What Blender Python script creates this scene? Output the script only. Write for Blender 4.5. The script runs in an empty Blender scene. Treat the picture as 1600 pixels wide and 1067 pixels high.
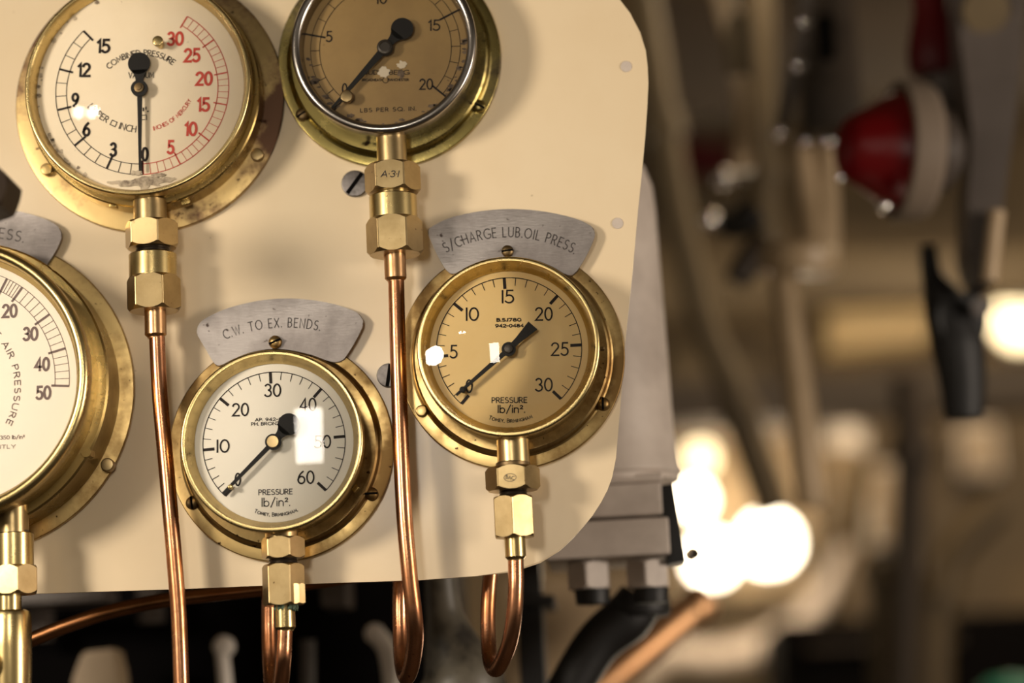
import bpy, bmesh, math, random
from mathutils import Vector, Matrix, noise

random.seed(7)
sc = bpy.context.scene
COL = sc.collection
PI = math.pi

# ------------------------------------------------------------------ camera, world, lights, exposure
FPX = 3600.0                                   # focal length in pixels of a 1600 px wide frame
DIST = 1.42                                    # camera to panel, along the panel normal
CAM = Vector((0.20, -DIST, 1.28))
_n = Vector(((990-800)/FPX, -(1180-533.5)/FPX, -1)).normalized()     # panel normal as the camera sees it
_s, _c = math.sin(math.radians(2.8)), math.cos(math.radians(2.8))
_uz = -(-_s*_n.x + _c*_n.y)/_n.z
_u = Vector((-_s, _c, _uz)).normalized()
_x = _n.cross(_u)
ROT = Matrix((_x, _n, _u))                     # camera axes -> world (X right, Y into panel, Z up)

def ray(px, py):
    return ROT @ Vector(((px-800)/FPX, -(py-533.5)/FPX, -1))
def at(px, py, Y=0.0):                         # the point of the plane Y = const seen at a pixel
    d = ray(px, py)
    return CAM + d*((Y-CAM.y)/d.y)
def mpp(px, py, Y=0.0):                        # metres per pixel there
    d = ray(px, py)
    return ((Y-CAM.y)/d.y)/FPX

cam_d = bpy.data.cameras.new('camera'); cam = bpy.data.objects.new('camera', cam_d); COL.objects.link(cam)
cam.matrix_world = Matrix.Translation(CAM) @ ROT.to_4x4()
cam_d.sensor_width = 36; cam_d.lens = FPX/1600*36
cam_d.clip_start = 0.05; cam_d.clip_end = 60
cam_d.dof.use_dof = True
cam_d.dof.focus_distance = mpp(600, 500, -0.03)*FPX
cam_d.dof.aperture_fstop = 2.3
cam_d.dof.aperture_blades = 0
sc.camera = cam

W = bpy.data.worlds.new('engine_room_air'); sc.world = W; W.use_nodes = True
W.node_tree.nodes['Background'].inputs[0].default_value = (1.0, 0.84, 0.64, 1)
W.node_tree.nodes['Background'].inputs[1].default_value = 0.16

def area(name, loc, target, sx, sy, power, col=(1, .82, .60)):
    l = bpy.data.lights.new(name, 'AREA'); l.shape = 'RECTANGLE' if sx != sy else 'DISK'; l.size = sx; l.size_y = sy
    l.energy = power; l.color = col
    o = bpy.data.objects.new(name, l); COL.objects.link(o)
    o.location = loc
    o.rotation_euler = (Vector(target)-Vector(loc)).to_track_quat('-Z', 'Y').to_euler()
    return o
PC = at(500, 450)
def mirror(cx, cy, w, rpx, dome, px, py, L):   # where to put a light that the domed gauge glass shows at a pixel
    c = at(cx, cy, -w); p = at(px, py, -w); rg = rpx*mpp(cx, cy, -w)
    n = Vector(((p.x-c.x)*2*dome/rg**2, -1, (p.z-c.z)*2*dome/rg**2)).normalized()
    v = (CAM-p).normalized(); r = n*(2*n.dot(v))-v
    return p+r*L, p
LC = (1, .875, .715)
area('deck_lamp_key', PC+Vector((-.86, -1.02, 0.12)), PC+Vector((-.05, 0, 0)), .24, .24, 11, LC)
area('deck_lamp_overhead', PC+Vector((0.35, -.95, 1.38)), PC, 1.2, .2, 3.6, LC)
area('casing_fill_light', PC+Vector((1.7, -.72, -.14)), PC+Vector((.2, .1, -.05)), .3, .5, 16, (1, .86, .72))  # added from the right to brighten the grey casing
a, b = mirror(427.9, 691, .043, 135, .003, 486, 682, .8)
area('reflection_light', a, b, .082, .17, 1.1, (1, .91, .78))  # added light, set so the white dial's glass shows a bright rectangle
for x in (125, 148):
    a, b = mirror(219, 138, .041, 170, .004, x, 180, 1.3)
    area('lamp_reflected', a, b, .036, .036, .22, LC)
for nm, px, py, Y, pw in (('aft_light', 1150, 850, 2.5, 4), ('aft_light', 1570, 500, 2.6, 3.5), ('aft_light', 1250, -120, .9, .5)):  # two strengthen the lit lamps; the last is added unseen fill
    l = bpy.data.lights.new(nm, 'POINT'); l.energy = pw; l.color = (1, .78, .52); l.shadow_soft_size = .06
    o = bpy.data.objects.new(nm, l); COL.objects.link(o); o.location = at(px, py, Y)

area('aft_fill_light', Vector((1.1, 1.5, 2.5)), Vector((.9, 2.2, 1.2)), 1.0, .3, 13, (1, .76, .48))  # added overhead fill, lifts the dim background
l = bpy.data.lights.new('pipe_fill_light', 'POINT'); l.energy = .5; l.color = (1, .84, .62); l.shadow_soft_size = .05  # added unseen fill, brightens the copper feed pipe
o = bpy.data.objects.new('pipe_fill_light', l); COL.objects.link(o); o.location = at(1180, 1130, .42)
sc.view_settings.view_transform = 'Standard'; sc.view_settings.look = 'None'
sc.view_settings.exposure = 0.25; sc.view_settings.gamma = 1.0; sc.view_settings.use_curve_mapping = False
sc.cycles.use_denoising = True
sc.cycles.max_bounces = 8

# ------------------------------------------------------------------ materials
def lin(c):
    return tuple((x/255/12.92 if x/255 <= .04045 else ((x/255+.055)/1.055)**2.4) for x in c)
MATS = {}
def mat(name, c, rough=.5, metal=0.0, c2=None, nscale=20, mixlo=.4, mixhi=.7, bump=0.0, bscale=60, stretch=None,
        emit=0, rough2=None, spec=None, coat=0, speck=None, speckscale=180, specklo=.66):
    m = bpy.data.materials.new(name); m.use_nodes = True; MATS[name] = m
    nt = m.node_tree; b = nt.nodes['Principled BSDF']; L = nt.links.new
    col = (*lin(c), 1) if max(c) > 1 else (*c, 1)
    b.inputs['Base Color'].default_value = col
    b.inputs['Roughness'].default_value = rough; b.inputs['Metallic'].default_value = metal
    if spec is not None: b.inputs['Specular IOR Level'].default_value = spec
    if coat: b.inputs['Coat Weight'].default_value = coat; b.inputs['Coat Roughness'].default_value = .12
    if emit: b.inputs['Emission Color'].default_value = col; b.inputs['Emission Strength'].default_value = emit
    tc = nt.nodes.new('ShaderNodeTexCoord'); src = tc.outputs['Object']
    if stretch:
        mp = nt.nodes.new('ShaderNodeMapping'); mp.inputs['Scale'].default_value = stretch
        L(src, mp.inputs['Vector']); src2 = mp.outputs['Vector']
    else: src2 = src
    out = None
    if c2:
        n = nt.nodes.new('ShaderNodeTexNoise'); n.inputs['Scale'].default_value = nscale; n.inputs['Detail'].default_value = 7
        n.inputs['Roughness'].default_value = .65
        L(src, n.inputs['Vector'])
        r = nt.nodes.new('ShaderNodeMapRange'); r.inputs['From Min'].default_value = mixlo; r.inputs['From Max'].default_value = mixhi
        L(n.outputs['Fac'], r.inputs['Value'])
        mx = nt.nodes.new('ShaderNodeMix'); mx.data_type = 'RGBA'
        mx.inputs['A'].default_value = col; mx.inputs['B'].default_value = (*lin(c2), 1) if max(c2) > 1 else (*c2, 1)
        L(r.outputs['Result'], mx.inputs['Factor']); out = mx.outputs['Result']
        if rough2 is not None:
            rr = nt.nodes.new('ShaderNodeMapRange'); rr.inputs['To Min'].default_value = rough; rr.inputs['To Max'].default_value = rough2
            L(r.outputs['Result'], rr.inputs['Value']); L(rr.outputs['Result'], b.inputs['Roughness'])
    if speck:
        n = nt.nodes.new('ShaderNodeTexNoise'); n.inputs['Scale'].default_value = speckscale; n.inputs['Detail'].default_value = 3
        L(src, n.inputs['Vector'])
        r = nt.nodes.new('ShaderNodeMapRange'); r.inputs['From Min'].default_value = specklo; r.inputs['From Max'].default_value = specklo+.06
        L(n.outputs['Fac'], r.inputs['Value'])
        mx = nt.nodes.new('ShaderNodeMix'); mx.data_type = 'RGBA'
        if out: L(out, mx.inputs['A'])
        else: mx.inputs['A'].default_value = col
        mx.inputs['B'].default_value = (*lin(speck), 1)
        L(r.outputs['Result'], mx.inputs['Factor']); out = mx.outputs['Result']
    if out: L(out, b.inputs['Base Color'])
    if bump:
        n = nt.nodes.new('ShaderNodeTexNoise'); n.inputs['Scale'].default_value = bscale; n.inputs['Detail'].default_value = 4
        L(src2, n.inputs['Vector'])
        bp = nt.nodes.new('ShaderNodeBump'); bp.inputs['Strength'].default_value = bump; bp.inputs['Distance'].default_value = .001
        L(n.outputs['Fac'], bp.inputs['Height']); L(bp.outputs['Normal'], b.inputs['Normal'])
    return m

BR, BR2 = (.55, .42, .19), (.32, .22, .075)
mat('brass_polished', BR, .27, 1, BR2, 30, .5, .85, .03, 90, rough2=.32)
mat('brass_flange', (.50, .355, .15), .31, 1, (.19, .112, .04), 19, .44, .62, .09, 150, rough2=.48, speck=(52, 34, 18), speckscale=240, specklo=.665)
mat('brass_tarnished', (.47, .335, .145), .33, 1, (.13, .072, .045), 15, .49, .60, .10, 120, rough2=.55, speck=(50, 30, 22), speckscale=150, specklo=.66)
mat('brass_green', (.40, .32, .11), .24, 1, (.11, .085, .045), 17, .51, .63, .06, 100, rough2=.5, speck=(40, 28, 16), speckscale=130, specklo=.67)
mat('brass_case', (.47, .34, .13), .24, 1, (.22, .14, .043), 14, .45, .8, .03, 90, rough2=.35)
mat('brass_nut', (.43, .318, .160), .34, 1, (.28, .195, .085), 40, .45, .8, .06, 140, rough2=.36, speck=(70, 45, 20), speckscale=300, specklo=.71)
mat('brass_dark', (.22, .15, .07), .45, 1, (.10, .07, .04), 60, .4, .7)
mat('thread_metal', (.13, .11, .09), .4, 1)
mat('copper', (.68, .33, .175), .22, 1, (.34, .135, .055), 22, .42, .70, .08, 130, rough2=.34, speck=(90, 40, 25), speckscale=220, specklo=.70)
mat('copper_dark', (.42, .19, .08), .28, 1, (.22, .10, .04), 20, .4, .7, .06, 100)
mat('copper_sleeve', (.62, .38, .19), .27, 1, (.36, .18, .08), 30, .45, .75, .06, 130, rough2=.4)
mat('silver_ring', (.36, .33, .30), .25, 1, (.24, .21, .18), 26, .5, .8, .02, 60, rough2=.3)
mat('steel_plate', (.33, .30, .282), .46, 1, (.23, .205, .195), 24, .42, .66, .14, 160, stretch=(1, 5, 1), rough2=.58, speck=(70, 60, 56), speckscale=170, specklo=.69)
mat('steel_dark', (.20, .18, .17), .42, 1, (.10, .09, .085), 90, .45, .7, .2, 300)
mat('verdigris', (88, 112, 92), .8, 0, (70, 80, 60), 200, .4, .6)
mat('cream_paint', (228, 208, 174), .34, 0, (222, 200, 164), 5, .4, .7, .02, 14, stretch=(6, .6, 1), spec=.5, coat=.08, speck=(150, 126, 92), speckscale=120, specklo=.745)
mat('panel_edge', (236, 220, 186), .4)
mat('dial_cream', (240, 226, 200), .55, 0, (230, 214, 184), 12, .4, .8, speck=(120, 100, 80), speckscale=200, specklo=.74)
mat('dial_white', (248, 242, 228), .5)
mat('dial_gold', (236, 204, 138), .5, 0, (226, 190, 120), 9, .4, .75)
mat('dial_warm_white', (248, 238, 222), .5)
mat('dial_brown', (176, 144, 88), .55, 0, (150, 120, 72), 14, .4, .75, speck=(60, 48, 36), speckscale=90, specklo=.69)
mat('ink_black', (34, 26, 24), .6, spec=.2)
mat('ink_red', (196, 62, 44), .55)
mat('ink_grey', (104, 84, 80), .55)
mat('ink_engraved', (40, 32, 30), .6)
mat('pointer_black', (20, 18, 17), .6, spec=.25)
mat('pointer_grey', (70, 64, 58), .4, .6)
mat('dirt', (92, 76, 62), .8, 0, (134, 116, 96), 120, .4, .6)
mat('flaked_paint', (196, 182, 160), .8, 0, (128, 114, 98), 140, .45, .62, .15, 300)
mat('knob_brown', (44, 33, 23), .6, spec=.12)
mat('copper_bright', (.92, .56, .32), .42, 1, (.8, .42, .22), 14, .4, .7)
mat('beam_cream', (240, 212, 158), .5)
mat('grey_paint', (206, 193, 181), .5, 0, (172, 159, 148), 16, .4, .7, .25, 40, speck=(98, 88, 80), speckscale=60, specklo=.70)
mat('black_paint', (12, 10, 9), .55, 0, (20, 17, 15), 12, .4, .7)
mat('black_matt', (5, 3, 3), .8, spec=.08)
mat('mottled_grey', (88, 82, 70), .45, 0, (42, 38, 32), 26, .45, .62, .2, 50)
mat('pale_paint', (180, 156, 124), .42, 0, (152, 130, 98), 10, .4, .7)
mat('white_paint', (226, 216, 204), .4)
mat('olive_paint', (98, 82, 54), .5, 0, (76, 62, 40), 8, .4, .7)
mat('brown_paint', (58, 45, 30), .6, 0, (38, 29, 19), 4, .4, .7)
mat('grey_dark_paint', (88, 79, 73), .45, 0, (70, 62, 56), 8, .4, .7)
mat('red_paint', (66, 4, 6), .5, spec=.2)
mat('glow_teal', (30, 120, 96), .4)
mat('wall_paint', (112, 92, 60), .6, 0, (70, 56, 34), 2.2, .35, .65)
mat('deck_paint', (70, 58, 46), .6, 0, (52, 44, 34), 3, .4, .7)
mat('lamp_glow', (255, 238, 206), .5, emit=11)
mat('lamp_glow_soft', (255, 230, 180), .5, emit=4)

def glass(name, tint=(1, 1, 1)):
    m = bpy.data.materials.new(name); m.use_nodes = True; MATS[name] = m
    nt = m.node_tree; nt.nodes.clear(); L = nt.links.new
    o = nt.nodes.new('ShaderNodeOutputMaterial'); mx = nt.nodes.new('ShaderNodeMixShader')
    t = nt.nodes.new('ShaderNodeBsdfTransparent'); t.inputs[0].default_value = (*tint, 1)
    g = nt.nodes.new('ShaderNodeBsdfGlossy'); g.inputs['Roughness'].default_value = 0.0
    f = nt.nodes.new('ShaderNodeFresnel'); f.inputs['IOR'].default_value = 1.48
    L(f.outputs[0], mx.inputs[0]); L(t.outputs[0], mx.inputs[1]); L(g.outputs[0], mx.inputs[2]); L(mx.outputs[0], o.inputs[0])
    return m
glass('gauge_glass', (1, .995, .985))
mat('red_lens', (104, 0, 6), .34, spec=.3)
mat('chrome', (.8, .76, .72), .07, 1)
mat('rim_grey', (122, 108, 94), .6, spec=.2)

# ------------------------------------------------------------------ object helpers
def tag(o, label, cat, group=None, kind=None):
    if label: o['label'] = label
    if cat: o['category'] = cat
    if group: o['group'] = group
    if kind: o['kind'] = kind
    return o
def finish(name, bm, m, parent=None, label=None, sharp=27, loc=None):
    bmesh.ops.recalc_face_normals(bm, faces=bm.faces)
    me = bpy.data.meshes.new(name); bm.to_mesh(me); bm.free()
    me.polygons.foreach_set('use_smooth', [True]*len(me.polygons))
    me.set_sharp_from_angle(angle=math.radians(sharp))
    me.materials.append(MATS[m])
    o = bpy.data.objects.new(name, me); COL.objects.link(o)
    if parent: o.parent = parent
    if loc is not None: o.location = loc
    if label: o['label'] = label
    return o
def empty(name, loc, rot=None):
    o = bpy.data.objects.new(name, None); COL.objects.link(o); o.location = loc
    if rot: o.rotation_euler = rot
    o.empty_display_size = .02
    return o
class Frame:
    """things fixed to the panel: local x = right, y = up, z = out of the panel towards the viewer"""
    def __init__(s, name, px, py, label, cat, group=None):
        p = at(px, py, 0); s.o = (p.x, p.z)
        s.root = tag(empty(name, (p.x, 0, p.z), (PI/2, 0, 0)), label, cat, group)
    def p(s, px, py, w):
        q = at(px, py, -w); return Vector((q.x-s.o[0], q.z-s.o[1], w))
    def k(s, px, py, w): return mpp(px, py, -w)
class Place:
    """background things: local axes = world axes, origin at the thing's own place"""
    def __init__(s, name, px, py, Y, label, cat, group=None, kind=None):
        s.c = at(px, py, Y); s.Y = Y
        s.root = tag(empty(name, s.c), label, cat, group, kind)
    def p(s, px, py, dY=0.0): return at(px, py, s.Y+dY)-s.c
    def k(s, px, py, dY=0.0): return mpp(px, py, s.Y+dY)

def new(): return bmesh.new()
def lathe(bm, prof, c=(0, 0, 0), axis='z', n=96, cap0=False, cap1=False):
    """prof: (radius, height) pairs; axis z or y or x, or a Vector"""
    if isinstance(axis, str):
        A = {'x': Vector((1, 0, 0)), 'y': Vector((0, 1, 0)), 'z': Vector((0, 0, 1))}[axis]
    else: A = axis.normalized()
    t = Vector((1, 0, 0)) if abs(A.x) < .9 else Vector((0, 1, 0))
    U = (t - A*t.dot(A)).normalized(); V = A.cross(U); c = Vector(c)
    rings = []
    for r, h in prof:
        if r < 1e-7: rings.append([bm.verts.new(c+A*h)])
        else: rings.append([bm.verts.new(c+A*h+(U*math.cos(2*PI*i/n)+V*math.sin(2*PI*i/n))*r) for i in range(n)])
    for a, b in zip(rings, rings[1:]):
        for i in range(n):
            j = (i+1) % n
            if len(a) == 1 and len(b) == 1: break
            if len(a) == 1: bm.faces.new((a[0], b[i], b[j]))
            elif len(b) == 1: bm.faces.new((a[i], a[j], b[0]))
            else: bm.faces.new((a[i], a[j], b[j], b[i]))
    if cap0 and len(rings[0]) > 2: bm.faces.new(rings[0])
    if cap1 and len(rings[-1]) > 2: bm.faces.new(rings[-1])
    return bm
def rnd(r, h, e, steps=4, up=True):
    """rounded outer corner ending at (r-e, h): list of profile points"""
    return [(r-e+e*math.cos(PI/2*i/steps), h-e+e*math.sin(PI/2*i/steps)) for i in range(steps+1)]
def polyx(bm, pts, z0, z1):
    """extruded outline in the local xy plane"""
    a = [bm.verts.new((p[0], p[1], z0)) for p in pts]; b = [bm.verts.new((p[0], p[1], z1)) for p in pts]
    n = len(pts); bm.faces.new(a); bm.faces.new(b)
    for i in range(n): bm.faces.new((a[i], a[(i+1) % n], b[(i+1) % n], b[i]))
def box(bm, c, s, bev=0.0, M=None):
    r = bmesh.ops.create_cube(bm, size=1)
    for v in r['verts']:
        v.co = Vector((v.co.x*s[0], v.co.y*s[1], v.co.z*s[2]))
    if bev:
        es = list({e for v in r['verts'] for e in v.link_edges})
        rr = bmesh.ops.bevel(bm, geom=es, offset=bev, segments=3, affect='EDGES', profile=.6)
        vs = list({v for f in rr['faces'] for v in f.verts} | {v for v in r['verts'] if v.is_valid})
    else: vs = r['verts']
    for v in vs:
        if M: v.co = M @ v.co
        v.co += Vector(c)
def smooth_path(pts, sub=8):
    P = [Vector(p) for p in pts]; out = []
    for i in range(len(P)-1):
        p0 = P[max(i-1, 0)]; p1 = P[i]; p2 = P[i+1]; p3 = P[min(i+2, len(P)-1)]
        for k in range(sub):
            t = k/sub
            out.append(.5*((2*p1)+(p2-p0)*t+(2*p0-5*p1+4*p2-p3)*t*t+(-p0+3*p1-3*p2+p3)*t**3))
    out.append(P[-1]); return out
def tube(bm, pts, r, n=24, sub=8, caps=True):
    """r: radius or list of radii, one per control point"""
    P = smooth_path(pts, sub) if sub > 1 else [Vector(p) for p in pts]
    m = len(P)
    if isinstance(r, (int, float)): R = [r]*m
    else:
        R = []
        for i in range(m):
            f = i/(m-1)*(len(r)-1); j = min(int(f), len(r)-2); R.append(r[j]+(r[j+1]-r[j])*(f-j))
    T = [(P[min(i+1, m-1)]-P[max(i-1, 0)]).normalized() for i in range(m)]
    U = T[0].orthogonal().normalized(); rings = []
    for i in range(m):
        U = (U - T[i]*U.dot(T[i])).normalized(); V = T[i].cross(U)
        rings.append([bm.verts.new(P[i]+(U*math.cos(2*PI*k/n)+V*math.sin(2*PI*k/n))*R[i]) for k in range(n)])
    for a, b in zip(rings, rings[1:]):
        for k in range(n): bm.faces.new((a[k], a[(k+1) % n], b[(k+1) % n], b[k]))
    if caps: bm.faces.new(rings[0]); bm.faces.new(rings[-1])
def hexnut(bm, c, R, h, axis='y', turn=0.0, ch=1.0, bore=.45, lo=True, hi=True):
    """hexagon nut, corner radius R, height h, chamfered so every flat ends in an arc; turn in degrees"""
    c = Vector(c); q = 8; rc = R*.872
    th = [60*k+j for k in range(6) for j in (0, 1.8, 10, 20, 30, 40, 50, 58.2)]
    def pos(r, t, y):
        a = math.radians(t+turn)
        if axis == 'y': return c+Vector((r*math.cos(a), y, r*math.sin(a)))
        if axis == 'z': return c+Vector((r*math.cos(a), r*math.sin(a), y))
        return c+Vector((y, r*math.cos(a), r*math.sin(a)))
    rows = [[], [], [], [], [], []]
    for t in th:
        a = (t % 60)-30; r = R*math.cos(math.radians(30))/math.cos(math.radians(a))
        if t % 60 == 0: r = R*.970
        d = max(0, r-rc)*1.05*ch
        yt = h/2-(d if hi else 0); yb = -h/2+(d if lo else 0)
        rows[0].append(bm.verts.new(pos(R*bore, t, -h/2))); rows[1].append(bm.verts.new(pos(min(rc, r) if lo else r*.999, t, -h/2)))
        rows[2].append(bm.verts.new(pos(r, t, yb))); rows[3].append(bm.verts.new(pos(r, t, yt)))
        rows[4].append(bm.verts.new(pos(min(rc, r) if hi else r*.999, t, h/2))); rows[5].append(bm.verts.new(pos(R*bore, t, h/2)))
    n = len(th)
    for a, b in zip(rows, rows[1:]):
        for i in range(n): bm.faces.new((a[i], a[(i+1) % n], b[(i+1) % n], b[i]))
    bm.faces.new(rows[0]); bm.faces.new(rows[5])
    bmesh.ops.remove_doubles(bm, verts=bm.verts, dist=1e-6)

# ------------------------------------------------------------------ stroke lettering
def A_(cx, cy, rx, ry, a0, a1, n=14):
    return [(cx+rx*math.cos(math.radians(a0+(a1-a0)*i/n)), cy+ry*math.sin(math.radians(a0+(a1-a0)*i/n))) for i in range(n+1)]
G = {
 '0': (.54, [A_(.27, .5, .27, .5, 90, 450, 28)]), '1': (.0, [[(0, 0), (0, 1)]]), '!': (.16, [[(0, .80), (.16, 1), (.16, 0)]]),
 '2': (.54, [A_(.26, .73, .25, .27, 165, -32)+[(0, 0), (.54, 0)]]),
 '3': (.50, [A_(.23, .755, .22, .245, 150, -90)+A_(.23, .255, .26, .255, 90, -150)]),
 '4': (.58, [[(.43, 0), (.43, 1), (0, .29), (.58, .29)]]),
 '5': (.50, [[(.47, 1), (.10, 1), (.07, .57)]+A_(.22, .31, .28, .31, 118, -145)]),
 '6': (.52, [[(.40, 1), (.2, .82), (.06, .58), (0, .34)]+A_(.26, .29, .26, .29, 170, 530, 26)]),
 '9': (.52, [[(.12, 0), (.32, .18), (.46, .42), (.52, .66)]+A_(.26, .71, .26, .29, -10, 350, 26)]),
 '7': (.5, [[(0, 1), (.5, 1), (.16, 0)]]),
 '8': (.5, [A_(.25, .765, .21, .235, -90, 270, 22), A_(.25, .265, .25, .265, 90, 450, 22)]),
 'A': (.66, [[(0, 0), (.33, 1), (.66, 0)], [(.11, .32), (.55, .32)]]),
 'B': (.48, [[(.22, .53), (0, .53)], [(0, 0), (0, 1), (.20, 1)]+A_(.22, .765, .21, .235, 90, -90)+A_(.22, .265, .26, .265, 90, -90)+[(0, 0)]]),
 'C': (.66, [A_(.45, .5, .45, .5, 58, 302, 22)]), 'D': (.62, [[(0, 0), (0, 1), (.18, 1)]+A_(.18, .5, .44, .5, 90, -90)+[(0, 0)]]),
 'E': (.44, [[(.44, 1), (0, 1), (0, 0), (.44, 0)], [(0, .52), (.38, .52)]]), 'F': (.42, [[(.42, 1), (0, 1), (0, 0)], [(0, .52), (.36, .52)]]),
 'G': (.74, [A_(.47, .5, .47, .5, 55, 318, 22)+[(.80, .42), (.52, .42)]]), 'H': (.58, [[(0, 0), (0, 1)], [(.58, 0), (.58, 1)], [(0, .52), (.58, .52)]]),
 'I': (.0, [[(0, 0), (0, 1)]]), 'L': (.40, [[(0, 1), (0, 0), (.40, 0)]]), 'M': (.76, [[(0, 0), (.08, 1), (.38, .25), (.68, 1), (.76, 0)]]),
 'N': (.60, [[(0, 0), (0, 1), (.60, 0), (.60, 1)]]), 'O': (.84, [A_(.42, .5, .42, .5, 90, 450, 28)]),
 'P': (.46, [[(0, 0), (0, 1), (.20, 1)]+A_(.20, .74, .26, .26, 90, -90)+[(0, .48)]]), 'Q': (.84, [A_(.42, .5, .42, .5, 90, 450, 28), [(.5, .25), (.84, -.05)]]),
 'R': (.52, [[(0, 0), (0, 1), (.20, 1)]+A_(.20, .74, .26, .26, 90, -90)+[(0, .48)], [(.22, .48), (.52, 0)]]),
 'S': (.48, [A_(.24, .755, .22, .245, 45, 270, 14)+A_(.24, .255, .25, .255, 90, -140, 14)]),
 'T': (.56, [[(0, 1), (.56, 1)], [(.28, 1), (.28, 0)]]), 'U': (.58, [[(0, 1), (0, .28)]+A_(.29, .28, .29, .28, 180, 360)+[(.58, 1)]]),
 'V': (.62, [[(0, 1), (.31, 0), (.62, 1)]]), 'W': (.92, [[(0, 1), (.24, 0), (.46, .9), (.68, 0), (.92, 1)]]), 'X': (.58, [[(0, 1), (.58, 0)], [(0, 0), (.58, 1)]]),
 'Y': (.58, [[(0, 1), (.29, .48), (.29, 0)], [(.29, .48), (.58, 1)]]), 'Z': (.54, [[(0, 1), (.54, 1), (0, 0), (.54, 0)]]), 'K': (.5, [[(0, 0), (0, 1)], [(.5, 1), (0, .45), (.52, 0)]]),
 'J': (.3, [[(.3, 1), (.3, .2)]+A_(.13, .2, .17, .2, 0, -140)]),
 'l': (.0, [[(0, 0), (0, 1.05)]]), 'b': (.48, [[(0, 1.05), (0, 0)], A_(.24, .33, .24, .33, 180, 540, 24)]), 'i': (.0, [[(0, 0), (0, .66)], [(0, .90), (0, .96)]]),
 'n': (.42, [[(0, 0), (0, .66)], [(0, .40)]+A_(.21, .42, .21, .24, 160, 0)+[(.42, 0)]]),
 '/': (.42, [[(0, -.12), (.42, 1.1)]]), '-': (.3, [[(0, .45), (.3, .45)]]), '.': (.0, [[(0, 0), (0, .07)]]), ',': (.05, [[(.05, .06), (0, -.14)]]), '\u00b7': (.0, [[(0, .45), (0, .54)]]),
 '\u00b2': (.26, [[(x*.48, .52+y*.46) for x, y in A_(.26, .73, .25, .27, 165, -32)+[(0, 0), (.54, 0)]]]),
 '\u25a1': (.8, [[(0, .05), (.8, .05), (.8, .85), (0, .85), (0, .05)]]), ' ': (.22, []),
}
def strokes(s, gap=.19, smallcaps=False):
    x = 0; out = []
    for i, ch in enumerate(s):
        k = 1.0
        if smallcaps and ch.islower(): ch = ch.upper(); k = .78
        w, st = G[ch]
        for q in st: out.append([(x+a*k, b*k) for a, b in q])
        x += w*k+gap
    return out, x-gap
def ribbon(bm, pts, w, z):
    n = len(pts)
    P = [Vector((p[0], p[1])) for p in pts]
    Q = [P[0]]
    for p in P[1:]:
        if (p-Q[-1]).length > 1e-7: Q.append(p)
    P = Q; n = len(P)
    if n < 2: return
    closed = (P[0]-P[-1]).length < w*.2 and n > 6
    if closed: P = P[:-1]; n -= 1
    L, R = [], []
    for i in range(n):
        a = P[i-1] if (i > 0 or closed) else None; b = P[(i+1) % n] if (i < n-1 or closed) else None
        d1 = (P[i]-a).normalized() if a is not None else None; d2 = (b-P[i]).normalized() if b is not None else None
        if d1 is None: d1 = d2
        if d2 is None: d2 = d1
        t = d1+d2
        if t.length < .3:
            nn = Vector((-d1.y, d1.x)); sc_ = 1
        else:
            t.normalize(); nn = Vector((-t.y, t.x)); cc = max(.5, nn.dot(Vector((-d1.y, d1.x)))); sc_ = 1/cc
        o = nn*(w/2*sc_); e = Vector((0, 0))
        if not closed and i == 0: e = -d2*(w*.35)
        if not closed and i == n-1: e = d1*(w*.35)
        L.append(bm.verts.new((*(P[i]+o+e), z))); R.append(bm.verts.new((*(P[i]-o+e), z)))
    for i in range(n if closed else n-1):
        j = (i+1) % n
        bm.faces.new((R[i], R[j], L[j], L[i]))
def text(bm, F, s, px, py, w, h, width=None, ang=0.0, wt=1.4, gap=.19, smallcaps=False, slant=0.0):
    """lettering centred on a pixel of the plane w: h, width and stroke weight in pixels, ang as seen in the photograph"""
    st, tot = strokes(s, gap, smallcaps); k = F.k(px, py, w); c = F.p(px, py, w)
    a = math.radians(ang); e = F.p(px+100*math.cos(a), py-100*math.sin(a), w)-c; X = Vector((e.x, e.y)).normalized(); Y = Vector((-X.y, X.x))
    H = (h-wt)*k; sx = (width-wt)*k/tot if width else H
    for q in st:
        ribbon(bm, [Vector((c.x, c.y))+X*((x-tot/2)*sx+(y-.5)*H*slant)+Y*((y-.5)*H) for x, y in q], wt*k, w)
def text_arc(bm, F, s, p0, p1, p2, w, h, wt=1.3, gap=.19, smallcaps=False):
    """lettering on the circle through three pixels of its base line (start, middle, end)"""
    a, b, c = [F.p(*q, w).to_2d() for q in (p0, p1, p2)]
    d = 2*(a.x*(b.y-c.y)+b.x*(c.y-a.y)+c.x*(a.y-b.y))
    ux = (a.length_squared*(b.y-c.y)+b.length_squared*(c.y-a.y)+c.length_squared*(a.y-b.y))/d
    uy = (a.length_squared*(c.x-b.x)+b.length_squared*(a.x-c.x)+c.length_squared*(b.x-a.x))/d
    O = Vector((ux, uy)); R = (a-O).length
    t0 = math.atan2(*(a-O).yx); tm = math.atan2(*(b-O).yx); t2 = math.atan2(*(c-O).yx)
    sgn = 1 if (b-a).cross(c-b) > 0 else -1            # +1: runs counter-clockwise (letters point to the centre)
    span = (t2-t0) % (2*PI)
    if sgn < 0: span = span-2*PI
    st, tot = strokes(s, gap, smallcaps); k = F.k(*p1, w); H = (h-wt)*k
    for q in st:
        pts = []
        for x, y in q:
            t = t0+span*x/tot; r = R-sgn*y*H
            pts.append(O+Vector((math.cos(t), math.sin(t)))*r)
        ribbon(bm, pts, wt*k, w)
def tick(bm, C, t, r0, r1, wd, z):
    d = Vector((math.cos(t), math.sin(t))); n = Vector((-d.y, d.x))*wd/2
    v = [bm.verts.new((*(C+d*r+n*s), z)) for r, s in ((r0, -1), (r1, -1), (r1, 1), (r0, 1))]; bm.faces.new(v)
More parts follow.
